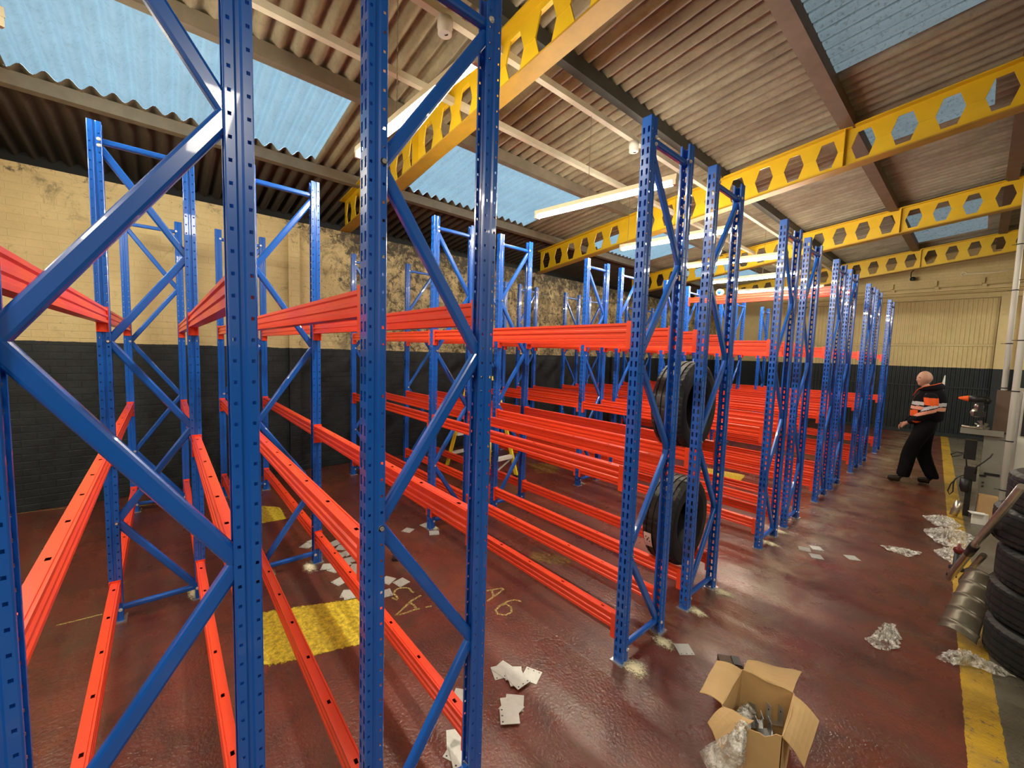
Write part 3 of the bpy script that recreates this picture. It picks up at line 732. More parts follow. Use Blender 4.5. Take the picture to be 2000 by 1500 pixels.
PL2 = [(613, 1058, 10), (600, 1066, 40), (640, 1073, 75), (655, 1062, 20), (668, 1070, 50), (680, 1080, 15), (694, 1072, 66), (662, 1086, 33), (684, 1094, 80), (672, 1103, 5), (695, 1108, 48), (640, 1108, 60), (700, 1090, 12), (655, 1112, 28), (688, 1119, 70), (706, 1122, 38)]
HOW = ['furthest up', 'just right of the rack foot', 'touching the brace line', 'against its neighbour', 'mostly covered', 'lying crosswise', 'close to the tall post', 'in the middle', 'turned on its corner', 'near the orange beam', 'partly under the beam', 'off to the near side', 'behind the beam', 'beside the loose ones', 'toward the yellow patch', 'next to the tall post']
for (px, py, dg), hw in zip(PL2, HOW): shim(px, py, dg, random.choice((0, 0, 1)), 'zinc plate in the big scatter by the low beam, ' + hw, G2)
for px, py, dg, lv, lb in ((664, 1136, 20, 0, 'loose zinc plate just beyond the broad yellow patch, beside the low beam'), (680, 1160, 55, 0, 'lower zinc plate at the corner of the broad yellow patch'), (685, 1164, 75, 1, 'upper zinc plate at the corner of the broad yellow patch'),
                           (757, 1134, 30, 0, 'zinc plate just right of the tall post, above the chalk writing'), (784, 1138, 12, 0, 'zinc plate touching the top of the chalk writing'),
                           (752, 1160, 80, 0, 'zinc plate beside the tall post at the start of the chalk writing'), (797, 1036, 30, 0, 'zinc plate alone on the floor near the third rack foot'), (832, 1026, 10, 0, 'zinc plate against the third rack foot'), (848, 1041, 62, 0, 'zinc plate tucked under the third rack foot edge')):
    shim(px, py, dg, lv, lb, None)
# small black rectangular frame on the floor
m = MB(); a, b, c_ = at(768, 1096), at(772, 1082), at(795, 1080); 
for q in (a, b, c_): q.z = .012
m.bar(a, b, .02, .02); m.bar(b, c_, .02, .02); d_ = c_ + (a - b); m.bar(c_, d_, .02, .02); m.bar(d_, a, .02, .02)
tag(build(m, 'drain_frame', M['black']), 'small black rectangular frame lying on the floor right of the tall post', 'frame')

def dust(px, py, rx, ry, label, z=0.0):
    p = at(px, py); bm = bmesh.new(); lay = bm.verts.layers.float.new('edge'); n, k = 28, 8; rings = []
    ct = bm.verts.new((p.x, p.y, .016)); ct[lay] = 1.0
    rnd = [0.75 + 0.45 * random.random() for _ in range(n)]
    for i in range(1, k + 1):
        t = i / k; ring = []
        for j in range(n):
            a = 2 * math.pi * j / n; rr = t * (rnd[j] + rnd[j - 1]) / 2
            v = bm.verts.new((p.x + rx * rr * math.cos(a), p.y + ry * rr * math.sin(a), .0015 + .0145 * (1 - t) ** 1.5 + random.random() * .002 * (1 - t))); v[lay] = max(0, 1 - t * 1.0); ring.append(v)
        rings.append(ring)
    for j in range(n): bm.faces.new((ct, rings[0][j], rings[0][(j + 1) % n]))
    for a_, b_ in zip(rings, rings[1:]):
        for j in range(n): bm.faces.new((a_[j], b_[j], b_[(j + 1) % n], a_[(j + 1) % n]))
    for f in bm.faces: f.smooth = True
    me = bpy.data.meshes.new('concrete_dust'); bm.to_mesh(me); bm.free(); me.materials.append(M['dust'])
    tag(link('concrete_dust', me), label, 'dust', 'drilling dust at the rack feet', 'stuff')
for a in ((1240, 1305, .12, .10, 'pale drilling dust in front of the first open rack foot'), (1295, 1254, .10, .08, 'pale drilling dust under the rear foot of the same frame'), (1360, 1195, .11, .07, 'pale drilling dust at the tyre rack foot'),
          (1412, 1158, .12, .08, 'pale drilling dust at the tyre rack rear foot'), (605, 1108, .14, .07, 'pale drilling dust beside the second rack middle foot'), (1503, 1062, .12, .08, 'pale drilling dust by the rack foot behind the tyre rack'),
          (1525, 1040, .10, .08, 'pale drilling dust in the gap between rack feet'), (378, 1160, .12, .05, 'pale drilling dust at the first rack middle foot'), (528, 1120, .10, .05, 'pale drilling dust beside the low brace'), (850, 1032, .10, .05, 'pale drilling dust at the third rack middle foot'), (1133, 943, .12, .07, 'pale drilling dust under the middle foot beyond the tyres')):
    dust(*a)

# ------------------------------------------------------------------ stepladder
lad = empty('stepladder', (-4.78, 3.56, 0), 'yellow stepladder with white treads standing open in the gap behind the tyre rack', 'ladder', rot=(0, 0, R(6)))
ZT = 1.40
for nm, x0_, x1_ in (('front_frame', -.52, -.12), ('rear_frame', .54, .12)):
    for s in (-1, 1):
        m = MB(); m.bar((x0_, s * .22, 0.02), (x1_, s * .15, ZT), .055, .028, (0, 1, 0)); build(m, 'rail', M['yellow2'], lad)
        m = MB(); m.box((x0_, s * .22, .015), (.07, .05, .03)); build(m, 'foot', M['black'], lad)
for i in range(4):
    t = (i + 0.7) / 4.6; x = -.52 + .40 * t; m = MB(); m.box((x + .02, 0, .02 + (ZT - .02) * t), (.085, 2 * (.22 - .07 * t) - .02, .03)); build(m, 'tread', M['white'], lad)
for i in (0, 2):
    t = (i + 0.9) / 4.6; x = .54 - .42 * t; m = MB(); m.box((x - .01, 0, .02 + (ZT - .02) * t), (.07, 2 * (.22 - .07 * t) - .02, .045)); build(m, 'tread', M['white'], lad)
m = MB(); m.bar((.45, .2, .26), (.40, -.05, .10), .02, .02); m.bar((.45, -.2, .26), (.46, -.1, .10), .02, .02); build(m, 'stay', M['white'], lad)
m = MB(); m.box((0, 0, ZT + .01), (.32, .36, .05)); build(m, 'top_cap', M['yellow2'], lad)
m = MB(); m.bar((-.30, .19, .70), (.31, .19, .70), .006, .02); m.bar((-.30, -.19, .70), (.31, -.19, .70), .006, .02); build(m, 'spreader', M['silver'], lad)

# ------------------------------------------------------------------ crumpled film
def film(pix, label, name='plastic_film', hmax=0.05, dens=26, loc=None, hole=None):
    """crumpled sheet: outline from floor points, heaved up in random creases"""
    P = [at(px, py) for px, py in pix]; c = sum(P, Vector()) / len(P); bm = bmesh.new(); n = len(P); k = 9; sub = 5
    out = []
    for i in range(n):
        for j in range(sub):
            q = P[i].lerp(P[(i + 1) % n], j / sub); q = q + Vector((random.uniform(-1, 1), random.uniform(-1, 1), 0)) * .012; out.append(q)
    ct = bm.verts.new((c.x, c.y, hmax * .6)); rings = []
    for i in range(1, k + 1):
        t = i / k; rings.append([bm.verts.new((c.x + (q.x - c.x) * t, c.y + (q.y - c.y) * t, .003 + (1 - t * .8) * hmax * random.uniform(.05, 1.0))) for q in out])
    N = len(out)
    for j in range(N): bm.faces.new((ct, rings[0][j], rings[0][(j + 1) % N]))
    for a, b in zip(rings, rings[1:]):
        for j in range(N): bm.faces.new((a[j], b[j], b[(j + 1) % N], a[(j + 1) % N]))
    me = bpy.data.meshes.new(name); bm.to_mesh(me); bm.free(); me.materials.append(M['film'])
    return tag(link(name, me), label, 'plastic wrap', 'crumpled clear plastic on the floor')
film([(1688, 1252), (1712, 1238), (1722, 1218), (1748, 1222), (1758, 1245), (1757, 1268), (1732, 1274), (1705, 1266)], 'crumpled clear plastic in a curl, alone on the open red floor', hmax=.07)
film([(1717, 1066), (1738, 1068), (1762, 1075), (1802, 1081), (1778, 1090), (1760, 1084), (1735, 1076)], 'thin crumpled plastic strip in the middle of the aisle', hmax=.05)
film([(1803, 1010), (1830, 1008), (1860, 1016), (1880, 1030), (1860, 1036), (1820, 1026)], 'top crumpled plastic sheet of the pile by the yellow line', hmax=.10)
film([(1802, 1038), (1830, 1032), (1880, 1040), (1905, 1052), (1890, 1078), (1840, 1068), (1815, 1052)], 'widest crumpled plastic sheet of the pile by the yellow line', hmax=.12)
film([(1822, 1078), (1850, 1072), (1880, 1078), (1890, 1096), (1862, 1104), (1838, 1092)], 'lowest crumpled plastic sheet of the pile, beside the red jack', hmax=.10)
film([(1830, 1290), (1850, 1270), (1890, 1274), (1935, 1296), (1985, 1326), (1950, 1322), (1900, 1304), (1860, 1300)], 'long twisted clear plastic across the yellow line by the tyres', hmax=.07)

# ------------------------------------------------------------------ cardboard box with brackets
BX = [at(1450, 1308, 2, .27), at(1550, 1354, 2, .27), at(1527, 1437, 2, .27), at(1414, 1374, 2, .27)]
BX[3] = Vector((-0.625, 1.835, .27))
bc = sum(BX, Vector()) / 4
bx = empty('cardboard_box', (bc.x, bc.y, 0), 'open brown cardboard carton of metal brackets on the floor, flaps folded out', 'box')
loc = [Vector((p.x - bc.x, p.y - bc.y, 0)) for p in BX]
def wall_pts(a, b, z0, z1, t, nx=10, nz=4, wob=.0):
    pass
m = MB(); T = .004
for i in range(4):
    a, b = loc[i], loc[(i + 1) % 4]; d = (b - a).normalized(); n = Vector((d.y, -d.x, 0)); NX = 12
    if n.dot((a + b) / 2) < 0: n = -n
    for j in range(NX):
        u0, u1 = j / NX, (j + 1) / NX
        f = lambda u: (math.sin(u * math.pi) * (.018 if i == 2 else .006))
        ztop = lambda u: .27 - (.022 * abs(math.sin(u * 17)) + .01 if i == 2 and .1 < u < .95 else 0)
        for off in (0, T):
            p0, p1 = a.lerp(b, u0) + n * (f(u0) + off), a.lerp(b, u1) + n * (f(u1) + off)
            m.mi = 1 if off == 0 else 0
            m.quad([(p0.x, p0.y, .002), (p1.x, p1.y, .002), (p1.x, p1.y, ztop(u1)), (p0.x, p0.y, ztop(u0))])
        p0, p1 = a.lerp(b, u0) + n * f(u0), a.lerp(b, u1) + n * f(u1); q0, q1 = p0 + n * T, p1 + n * T; m.mi = 0
        m.quad([(p0.x, p0.y, ztop(u0)), (p1.x, p1.y, ztop(u1)), (q1.x, q1.y, ztop(u1)), (q0.x, q0.y, ztop(u0))])
m.mi = 1; m.quad([(p.x, p.y, .004) for p in loc])
build(m, 'carton_body', [M['card'], M['card_in']], bx, recalc=False)
def flap(i, tipa, tipb, mid=None, label=None, fr=(0.0, 1.0)):
    a, b = loc[i], loc[(i + 1) % 4]; a, b = a.lerp(b, fr[0]), a.lerp(b, fr[1])
    n = (Vector((0, 0, 1)).cross(b - a)).normalized()
    pts = [Vector((a.x, a.y, .27)), Vector((b.x, b.y, .27)), tipb, tipa]; m = MB(); NN = 6; g = []
    for u in range(NN + 1):
        row = []
        for v in range(NN + 1):
            U, V_ = u / NN, v / NN; p = (pts[0] * (1 - U) + pts[1] * U) * (1 - V_) + (pts[3] * (1 - U) + pts[2] * U) * V_
            p = p + Vector((0, 0, .012 * math.sin(V_ * math.pi) + .004 * math.sin(U * 9 + i))); row.append(p)
        g.append(row)
    for u in range(NN):
        for v in range(NN):
            q = [g[u][v], g[u + 1][v], g[u + 1][v + 1], g[u][v + 1]]
            m.quad(q); m.quad([p + Vector((0, 0, -.004)) for p in q])
    for u in range(NN): m.quad([g[u][NN], g[u + 1][NN], g[u + 1][NN] - Vector((0, 0, .004)), g[u][NN] - Vector((0, 0, .004))])
    for v in range(NN):
        for u in (0, NN): m.quad([g[u][v], g[u][v + 1], g[u][v + 1] - Vector((0, 0, .004)), g[u][v] - Vector((0, 0, .004))])
    return build(m, 'flap', M['card'], bx, recalc=False)
def rel(px, py, z): p = at(px, py, 2, z); return Vector((p.x - bc.x, p.y - bc.y, z))
flap(0, rel(1462, 1288, .30), rel(1566, 1312, .24), fr=(0.02, .98))
flap(1, rel(1600, 1409, .22), rel(1571, 1497, .17), fr=(0.05, 1.0))
flap(3, rel(1366, 1352, .26), rel(1400, 1289, .31), fr=(0.02, 1.0))
flap(2, rel(1409, 1466, .16), rel(1382, 1409, .20), fr=(0.45, .98))
for k, (px, py, zz, dg, tl, lb) in enumerate(((1476, 1402, .12, 35, 20, 'zinc U bracket standing highest in the carton'), (1490, 1418, .10, 40, 10, 'zinc U bracket in the middle of the carton'), (1513, 1400, .13, 45, -12, 'zinc U bracket at the right inside the carton'), (1500, 1425, .07, 20, 30, 'zinc U bracket low against the front of the carton'), (1466, 1400, .08, 70, -20, 'zinc U bracket under the plastic bag in the carton'))):
    p = at(px, py, 2, zz + .03); m = MB(); w_, h_, t_ = .055, .075, .0028
    m.box((0, 0, 0), (w_, .036, t_)); m.box((-w_ / 2, 0, h_ / 2), (t_, .036, h_)); m.box((w_ / 2, 0, h_ / 2), (t_, .036, h_)); m.mi = 1; m.cyl((-w_ / 2 - .002, 0, h_ * .7), (-w_ / 2 + .002, 0, h_ * .7), .004, 8); m.cyl((w_ / 2 - .002, 0, h_ * .7), (w_ / 2 + .002, 0, h_ * .7), .004, 8)
    tag(build(m, 'bracket', [M['zinc'], M['black']], None, (p.x, p.y, zz), (R(tl), R(-tl / 2), R(dg))), lb, 'bracket', 'brackets in the carton')
def bag(pts, rs, label, n=12):
    m = MB(); P = [Vector(p) for p in pts]; m.tube(P, rs, n)
    bmesh.ops.subdivide_edges(m.bm, edges=list(m.bm.edges), cuts=2)
    for v in m.bm.verts: v.co += Vector((random.uniform(-1, 1), random.uniform(-1, 1), random.uniform(-1, 1))) * .009
    for v in m.bm.verts: v.co.z = max(v.co.z, .003)
    return tag(build(m, 'plastic_bag', M['film']), label, 'plastic bag')
bag([at(1462, 1385, 2, .13), at(1455, 1400, 2, .17), at(1450, 1415, 2, .23), at(1447, 1432, 2, .285), at(1438, 1452, 2, .26), at(1425, 1470, 2, .16), at(1400, 1500, 2, .08)], [.022, .032, .028, .018, .032, .055, .07], 'clear plastic bag spilling over the near corner of the carton')
# second, smaller carton behind
b2 = at(1432, 1293, 2, .19); bo = empty('cardboard_box', (b2.x - .015, b2.y + .0, 0), 'small dark carton half hidden behind the open one', 'box', rot=(0, 0, R(35)))
m = MB(); m.box((0, 0, .095), (.11, .07, .19)); build(m, 'carton_body', M['brown'], bo)
m = MB(); m.box((.03, 0, .193), (.04, .068, .006)); build(m, 'flap', M['black'], bo)

# ------------------------------------------------------------------ right-hand clutter
PY = 7.8
def pole(px0, py0, px1, py1, Y, r, label):
    b = at(px1, py1, 1, Y); t = at(px0, py0, 1, Y); e = empty('service_pipe', (b.x, Y, 0), label, 'pipe', 'pale vertical pipes')
    zt = zsheet(b.x) - .05; m = MB(); m.cyl((0, 0, 0), ((t.x - b.x), 0, zt), r, 18); build(m, 'pipe_run', M['white'], e)
    for zz in (.45, 1.0, 1.55, 2.1, 2.75, 3.3):
        x = (t.x - b.x) * zz / zt; m = MB(); m.lathe([(r + .001, -.006), (r + .004, -.006), (r + .004, .006), (r + .001, .006)], (x, 0, zz), (0, 0, 1), 18, False, True); m.box((x - r - .02, 0, zz), (.04, .006, .006)); build(m, 'cable_tie', M['black'], e)
pole(1996, 430, 1934, 1000, 7.9, .027, 'pale grey pipe running floor to roof behind the grey pedestal')
pole(2001, 600, 1961, 950, 7.0, .028, 'pale grey pipe running floor to roof in front of the white van')
# pedestal machine
pe = empty('workshop_pedestal', (0.20, 7.55, 0), 'grey steel workshop pedestal with a cluttered tray on top beside the pipes', 'machine')
m = MB(); m.box((0, 0, .50), (.19, .26, 1.0)); m.box((-.02, 0, .02), (.30, .36, .04)); build(m, 'column', M['greysteel'], pe)
m = MB(); m.box((-.07, -.135, .50), (.055, .012, .018)); m.box((-.06, -.135, .42), (.015, .012, .014)); m.box((-.06, -.135, .375), (.015, .012, .014)); m.box((.0, -.133, .53), (.12, .01, .03)); build(m, 'slot', M['black'], pe)
m = MB(); m.box((-.12, -.02, 1.01), (.34, .34, .035)); m.box((-.28, -.02, 1.035), (.012, .34, .05)); m.box((-.12, -.185, 1.035), (.34, .012, .05)); build(m, 'tray', M['greysteel'], pe)
m = MB(); m.box((-.19, 0.0, .78), (.10, .12, .24)); build(m, 'junction_box', M['black'], pe)
m = MB(); m.box((0.045, .08, 1.28), (.16, .10, .50)); build(m, 'back_board', M['brown'], pe)
dr = empty('power_drill', (-0.03, 7.42, 1.055), 'black and red power drill on the tray of the grey pedestal', 'drill')
m = MB(); m.cyl((-.02, 0, .36), (.12, 0, .36), .04, 12); m.box((.08, 0, .28), (.04, .04, .16)); m.box((.08, 0, .18), (.10, .06, .06)); build(m, 'drill_body', M['black'], dr)
m = MB(); m.lathe([(.0, -.11), (.015, -.10), (.035, -.03), (.035, -.02), (0, -.02)], (0, 0, .36), (1, 0, 0), 12); build(m, 'chuck', M['hivis'], dr)
for k, (px, py, r, mt, lb) in enumerate(((1912, 795, .045, 'silver', 'round silver fitting on the pedestal tray, upper of the pair'), (1908, 808, .06, 'silver', 'larger silver fitting on the pedestal tray, below the drill'), (1925, 785, .05, 'black', 'black fitting under the drill on the pedestal tray'))):
    p = at(px, py, 1, 7.46); m = MB(); m.lathe([(0, r), (r * .7, r * .8), (r, r * .2), (r * .8, -r * .5), (r * .4, -r * .7), (0, -r * .7)], (0, 0, 0), (0, .4, 1), 14)
    tag(build(m, 'metal_fitting', M[mt], None, (p.x, 7.46 + .05 * k, max(p.z, 1.03 + r))), lb, 'metal fitting', 'fittings on the pedestal tray')
m = MB(); a, b = at(1878, 830, 1, 7.36), at(1915, 822, 1, 7.36); a.z = b.z = 1.075; m.tube([a, a.lerp(b, .5), b], [.012, .014, .018], 8); m.box(b, (.05, .03, .02)); tag(build(m, 'spanner', M['silver']), 'long silver spanner sticking out over the pedestal tray', 'tool')
p = at(1925, 826, 1, 7.4); m = MB()
for k in range(9): m.bar((p.x + random.uniform(-.12, .08), 7.4 + random.uniform(-.05, .1), 1.06), (p.x + random.uniform(-.1, .1), 7.4 + random.uniform(-.05, .1), 1.075 + .01 * k), .018, .012)
tag(build(m, 'hand_tools', M['silver']), 'jumble of bright hand tools lying on the pedestal tray', 'hand tools', None, 'stuff')
# cables by the pedestal
for lb, pl in (('black cable loop beside the yellow line, the upper one', [(1880, 885), (1868, 883), (1857, 887), (1860, 892), (1872, 890), (1884, 886), (1887, 897), (1888, 910)]),
               ('black cable rising to the pedestal column', [(1905, 925), (1907, 912), (1922, 902), (1934, 893), (1939, 886)]),
               ('black cable loop hanging lowest by the yellow line', [(1882, 928), (1870, 932), (1857, 945), (1851, 958), (1854, 966), (1861, 960), (1862, 945), (1866, 934)])):
    m = MB(); m.tube([at(px, py, 1, 7.25) for px, py in pl], .007, 6); tag(build(m, 'cable', M['black']), lb, 'cable', 'cables around the pedestal')
m = MB(); p = at(1895, 925, 1, 7.3); m.box((p.x, 7.3, p.z), (.10, .10, .16)); m.lathe([(0, 0), (.045, 0), (.05, -.1), (.03, -.16), (0, -.16)], (p.x - .03, 7.25, p.z - .06), (0, 0, 1), 12); m.box((p.x, 7.32, p.z / 2 - .04), (.05, .05, max(.05, p.z - .08)))
tag(build(m, 'air_tool', M['black']), 'black air tool holder hanging among the cables on the pedestal', 'tool holder')
m = MB(); p = at(1866, 970, 1, 7.2); m.cyl((p.x, 7.12, .02), (p.x + .04, 7.14, .20), .035, 12); m.lathe([(.037, -.01), (.037, .01)], (p.x + .01, 7.125, .08), (.2, 0, 1), 12)
tag(build(m, 'chrome_bottle', M['silver']), 'shiny metal cylinder leaning at the base of the pedestal', 'cylinder')
m = MB(); p = at(1912, 1024, 2, .0); m.box((p.x, p.y, .065), (.13, .02, .13), R(20)); m.box((p.x - .02, p.y - .03, .132), (.13, .08, .008), R(20)); tag(build(m, 'paper_sheet', M['paper']), 'folded white sheet standing on the floor at the pedestal foot', 'paper')
m = MB(); p = at(1922, 985, 2, .15); m.box((.19, 7.28, .15), (.15, .12, .30), R(4)); tag(build(m, 'cardboard_carton', M['card']), 'brown carton standing against the foot of the grey pedestal', 'box')
# trolley jack handle (two bars) and red bottle jack
hb = at(1852, 1142); hb.z = .06; ht = at(1996, 950, 1, 3.42)
jh = empty('jack_handle', hb, 'long steel jack handle leaning from the floor up past the stacked tyres', 'handle')
m = MB(); d = ht - hb; m.tube([(0, 0, 0), d], [.026, .017], 14); build(m, 'bar', M['silver'], jh)
m = MB(); o2 = Vector((.055, .02, -.03)); m.tube([o2 + d * .05, o2 + d * .42], .018, 14); build(m, 'second_bar', M['silver'], jh)
m = MB(); m.tube([d * .36, d * .46], .0255, 14); build(m, 'grip', M['black'], jh)
m = MB(); m.tube([d * .05 + Vector((-.03, 0, 0)), d * .05 + Vector((.03, 0, 0))], .014, 8); build(m, 'collar', M['black'], jh)
p = at(1868, 1112); m = MB(); jk = empty('bottle_jack', (p.x, p.y, 0), 'small jack with a dark red cap beside the plastic pile', 'jack')
m.lathe([(0, 0), (.05, 0), (.05, .02), (.028, .03), (.026, .15), (0, .15)], (0, 0, 0), (0, 0, 1), 16); build(m, 'jack_body', M['black'], jk)
m = MB(); m.lathe([(0, .15), (.030, .155), (.036, .175), (.030, .195), (.014, .205), (.010, .235), (0, .235)], (0, 0, 0), (0, 0, 1), 16); build(m, 'cap', M['red'], jk)
# curved metal guard leaning against the stack
def guard():
    m = MB(); a = at(1866, 1250); b = at(1915, 1122, 1, 4.35); NU, NV = 90, 20; g = []
    a = Vector((a.x, a.y, 0.03)); ax = (b - a); wd = Vector((0.20, -.10, 0.02))
    nn = ax.cross(wd).normalized()
    if nn.z < 0: nn = -nn
    for i in range(NU + 1):
        row = []; u = i / NU
        for j in range(NV + 1):
            v = j / NV; ang = (v - .5) * 2.2
            r = .112 - .022 * u + .010 * math.exp(-(((u * 4.5) % 1 - .5) / .09) ** 2)
            p = a + ax * u + wd.normalized() * (math.sin(ang) * r) + nn * (math.cos(ang) * r - .05)
            p.z = max(p.z, .004); row.append(m.bm.verts.new(p))
        g.append(row)
    for i in range(NU):
        for j in range(NV): m._fin([m.bm.faces.new((g[i][j], g[i + 1][j], g[i + 1][j + 1], g[i][j + 1]))], True)
    bmesh.ops.solidify(m.bm, geom=list(m.bm.faces), thickness=.002)
    return tag(build(m, 'metal_guard', M['sheetmetal']), 'curved ribbed sheet metal guard leaning on the stacked tyres', 'guard')
guard()
# white van at the right edge
van = empty('van', (1.3, 8.3, 0), 'white van just entering the picture behind the pale pipes at the right edge', 'van')
x0v = 0.36
m = MB(); m.box((x0v + .8, 8.35, .95), (1.6, 1.5, 1.15)); m.box((x0v + .9, 8.45, 1.75), (1.4, 1.3, .6)); build(m, 'van_body', M['white'], van, (-1.3, -8.3, 0))
m = MB(); m.box((x0v + .8, 8.36, .28), (1.62, 1.48, .36)); build(m, 'bumper', M['greysteel'], van, (-1.3, -8.3, 0))
m = MB(); m.box((x0v + .62, 7.67, 1.72), (1.15, .2, .5)); m.box((x0v + .30, 8.4, 1.72), (.3, 1.2, .5)); build(m, 'window', M['darkglass'], van, (-1.3, -8.3, 0))
m = MB(); m.box((x0v + .10, 7.59, 1.18), (.16, .03, .34)); lmp = build(m, 'lamp_cluster', M['black'], van, (-1.3, -8.3, 0))
m = MB(); m.cyl((x0v + .10, 7.57, 1.26), (x0v + .10, 7.585, 1.26), .05, 18); build(m, 'lens', M['amber'], lmp)
m = MB(); m.box((x0v + .14, 7.585, 1.57), (.12, .01, .20), None); build(m, 'papers', M['paper'], van, (-1.3, -8.3, 0))

# small roll on top of the highest beams
p = at(1405, 577, 1, 7.12); r = empty('tape_roll', (p.x, 7.14, 2.862), 'small white and blue roll sitting on the highest orange beam', 'roll')
m = MB(); m.lathe([(.025, -.03), (.055, -.03), (.055, .03), (.025, .03)], (0, 0, .055), (0, 1, 0), 20, True, True); build(m, 'roll_body', M['white'], r)
m = MB(); m.lathe([(.0, -.032), (.03, -.032), (.03, .032), (0, .032)], (0, 0, .055), (0, 1, 0), 20); build(m, 'core', M['blue'], r)

# ------------------------------------------------------------------ the man
def skin_mesh(nodes, edges, root=0, sub=2, name='body'):
    me = bpy.data.meshes.new(name); me.from_pydata([n[0] for n in nodes], edges, []); ob = bpy.data.objects.new(name + '_tmp', me); COL.objects.link(ob)
    ob.modifiers.new('skin', 'SKIN'); sv = me.skin_vertices[0].data
    for i, n in enumerate(nodes): sv[i].radius = (n[1], n[2] if len(n) > 2 else n[1]); sv[i].use_root = (i == root)
    ms = ob.modifiers.new('sub', 'SUBSURF'); ms.levels = ms.render_levels = sub
    dg = bpy.context.evaluated_depsgraph_get(); ev = ob.evaluated_get(dg); out = bpy.data.meshes.new_from_object(ev); bpy.data.objects.remove(ob)
    return out
def chain(nodes, edges, pts, start=None):
    prev = start
    for p in pts:
        nodes.append(p); 
        if prev is not None: edges.append((prev, len(nodes) - 1))
        prev = len(nodes) - 1
    return prev
# local frame: x forward is world -X (he walks that way), his left side faces the camera (world -Y)
MX, MY = -0.46, 8.62
def W(f, l, z): return (-f, -l, z)
N, E = [], []
N.append((W(0.0, 0, .95), .09, .10))
chest = chain(N, E, [(W(.0, 0, 1.10), .09, .11), (W(-.01, 0, 1.28), .09, .11), (W(0.02, 0, 1.40), .06, .07), (W(.035, 0, 1.47), .055), (W(.05, 0, 1.54), .052)], 0)
chest_i = 2
for s, kn, an, toe in ((1, (.12, .09), (.165, .115), (.27, .05)), (-1, (-.02, -.09), (-.135, -.10), (-.04, -.13))):
    chain(N, E, [(W(0, s * .10, .86), .09), (W(kn[0], s * .10, .50), .06), (W(an[0], s * .115, .12), .036), (W(toe[0] - .03, s * .12, .055), .025)], 0)
hands = []
for s in (1, -1):
    if s == 1: arm = [(W(-.02, .17, 1.37), .04), (W(-.05, .24, 1.13), .043), (W(.12, .15, .97), .034), (W(.19, .08, .92), .026)]
    else: arm = [(W(.02, -.17, 1.37), .04), (W(.02, -.25, 1.13), .043), (W(.16, -.16, .96), .034), (W(.22, -.06, .90), .026)]
    hw = chain(N, E, arm, chest_i)
    w_ = N[hw][0]; w_ = Vector(w_); inw = Vector((-.55, .5 * s, -.5)).normalized()
    palm = chain(N, E, [(tuple(w_ + inw * .045), .024, .030)], hw)
    pv = Vector(N[palm][0])
    for k in range(4):
        o = Vector((0, 0, .028 - .018 * k)); L = (.036, .042, .038, .030)[k]
        chain(N, E, [(tuple(pv + inw * .03 + o), .009), (tuple(pv + inw * (.03 + L * .7) + o + Vector((0, .012 * s, -.004))), .0085), (tuple(pv + inw * (.03 + L) + o + Vector((.012, .02 * s, -.016))), .0075)], palm)
    chain(N, E, [(tuple(pv + Vector((0, 0, .032))), .010), (tuple(pv + inw * .03 + Vector((-.01, 0, .045))), .009)], palm)
body = skin_mesh(N, E, 0, 1)
bm = bmesh.new(); bm.from_mesh(body)
# head: a shaped sphere added to the body and then fused with it
hc = Vector(W(.06, 0, 1.60)); HR = Matrix.Rotation(R(34), 3, 'Z'); hb_ = bmesh.ops.create_uvsphere(bm, u_segments=36, v_segments=28, radius=1.0)['verts']
for v in hb_:
    f, l, z = -v.co.x, -v.co.y, v.co.z
    F = f * .088; L_ = l * .074; Z = z * .116
    if z < 0: F *= 1 - .14 * (-z); L_ *= 1 - .30 * (-z); F += .014 * (-z)
    if f < -.2: F *= 1.05
    fr = max(0, f)
    if fr > .5:
        nose = math.exp(-((l / .16) ** 2)) * math.exp(-(((z + .18) / .20) ** 2)); F += .019 * nose
        brow = math.exp(-(((z - .16) / .10) ** 2)) * math.exp(-((l / .55) ** 2)); F += .006 * brow
        eye = math.exp(-(((abs(l) - .36) / .15) ** 2)) * math.exp(-(((z - .03) / .09) ** 2)); F -= .012 * eye
        mouth = math.exp(-((l / .30) ** 2)) * math.exp(-(((z + .52) / .05) ** 2)); F -= .007 * mouth
        chin = math.exp(-((l / .35) ** 2)) * math.exp(-(((z + .82) / .12) ** 2)); F += .012 * chin
    ear = math.exp(-(((f + .05) / .13) ** 2)) * math.exp(-(((z + .10) / .22) ** 2)) * (1 if abs(l) > .7 else 0); L_ += math.copysign(.014, l) * ear
    v.co = hc + HR @ Vector((-F, -L_, Z))
rmv = bpy.data.meshes.new('body'); bm.to_mesh(rmv); bm.free()
ob = bpy.data.objects.new('tmp', rmv); COL.objects.link(ob); rm = ob.modifiers.new('r', 'REMESH'); rm.mode = 'VOXEL'; rm.voxel_size = .0065; sm = ob.modifiers.new('s', 'SMOOTH'); sm.factor = .5; sm.iterations = 2
dg = bpy.context.evaluated_depsgraph_get(); bodyme = bpy.data.meshes.new_from_object(ob.evaluated_get(dg)); bpy.data.objects.remove(ob)
bodyme.materials.clear(); bodyme.materials.append(M['skin'])
for p in bodyme.polygons: p.use_smooth = True
man = tag(link('person', bodyme, None, (MX, MY, 0)), 'bald person in a black and orange hi-vis hoodie walking toward the racks in the aisle', 'person')
def clothing(name, me, mats, fn=None, par=man):
    me.materials.clear()
    for m_ in mats: me.materials.append(m_)
    for p in me.polygons:
        p.use_smooth = True
        if fn: p.material_index = fn(p.center)
    return link(name, me, par)
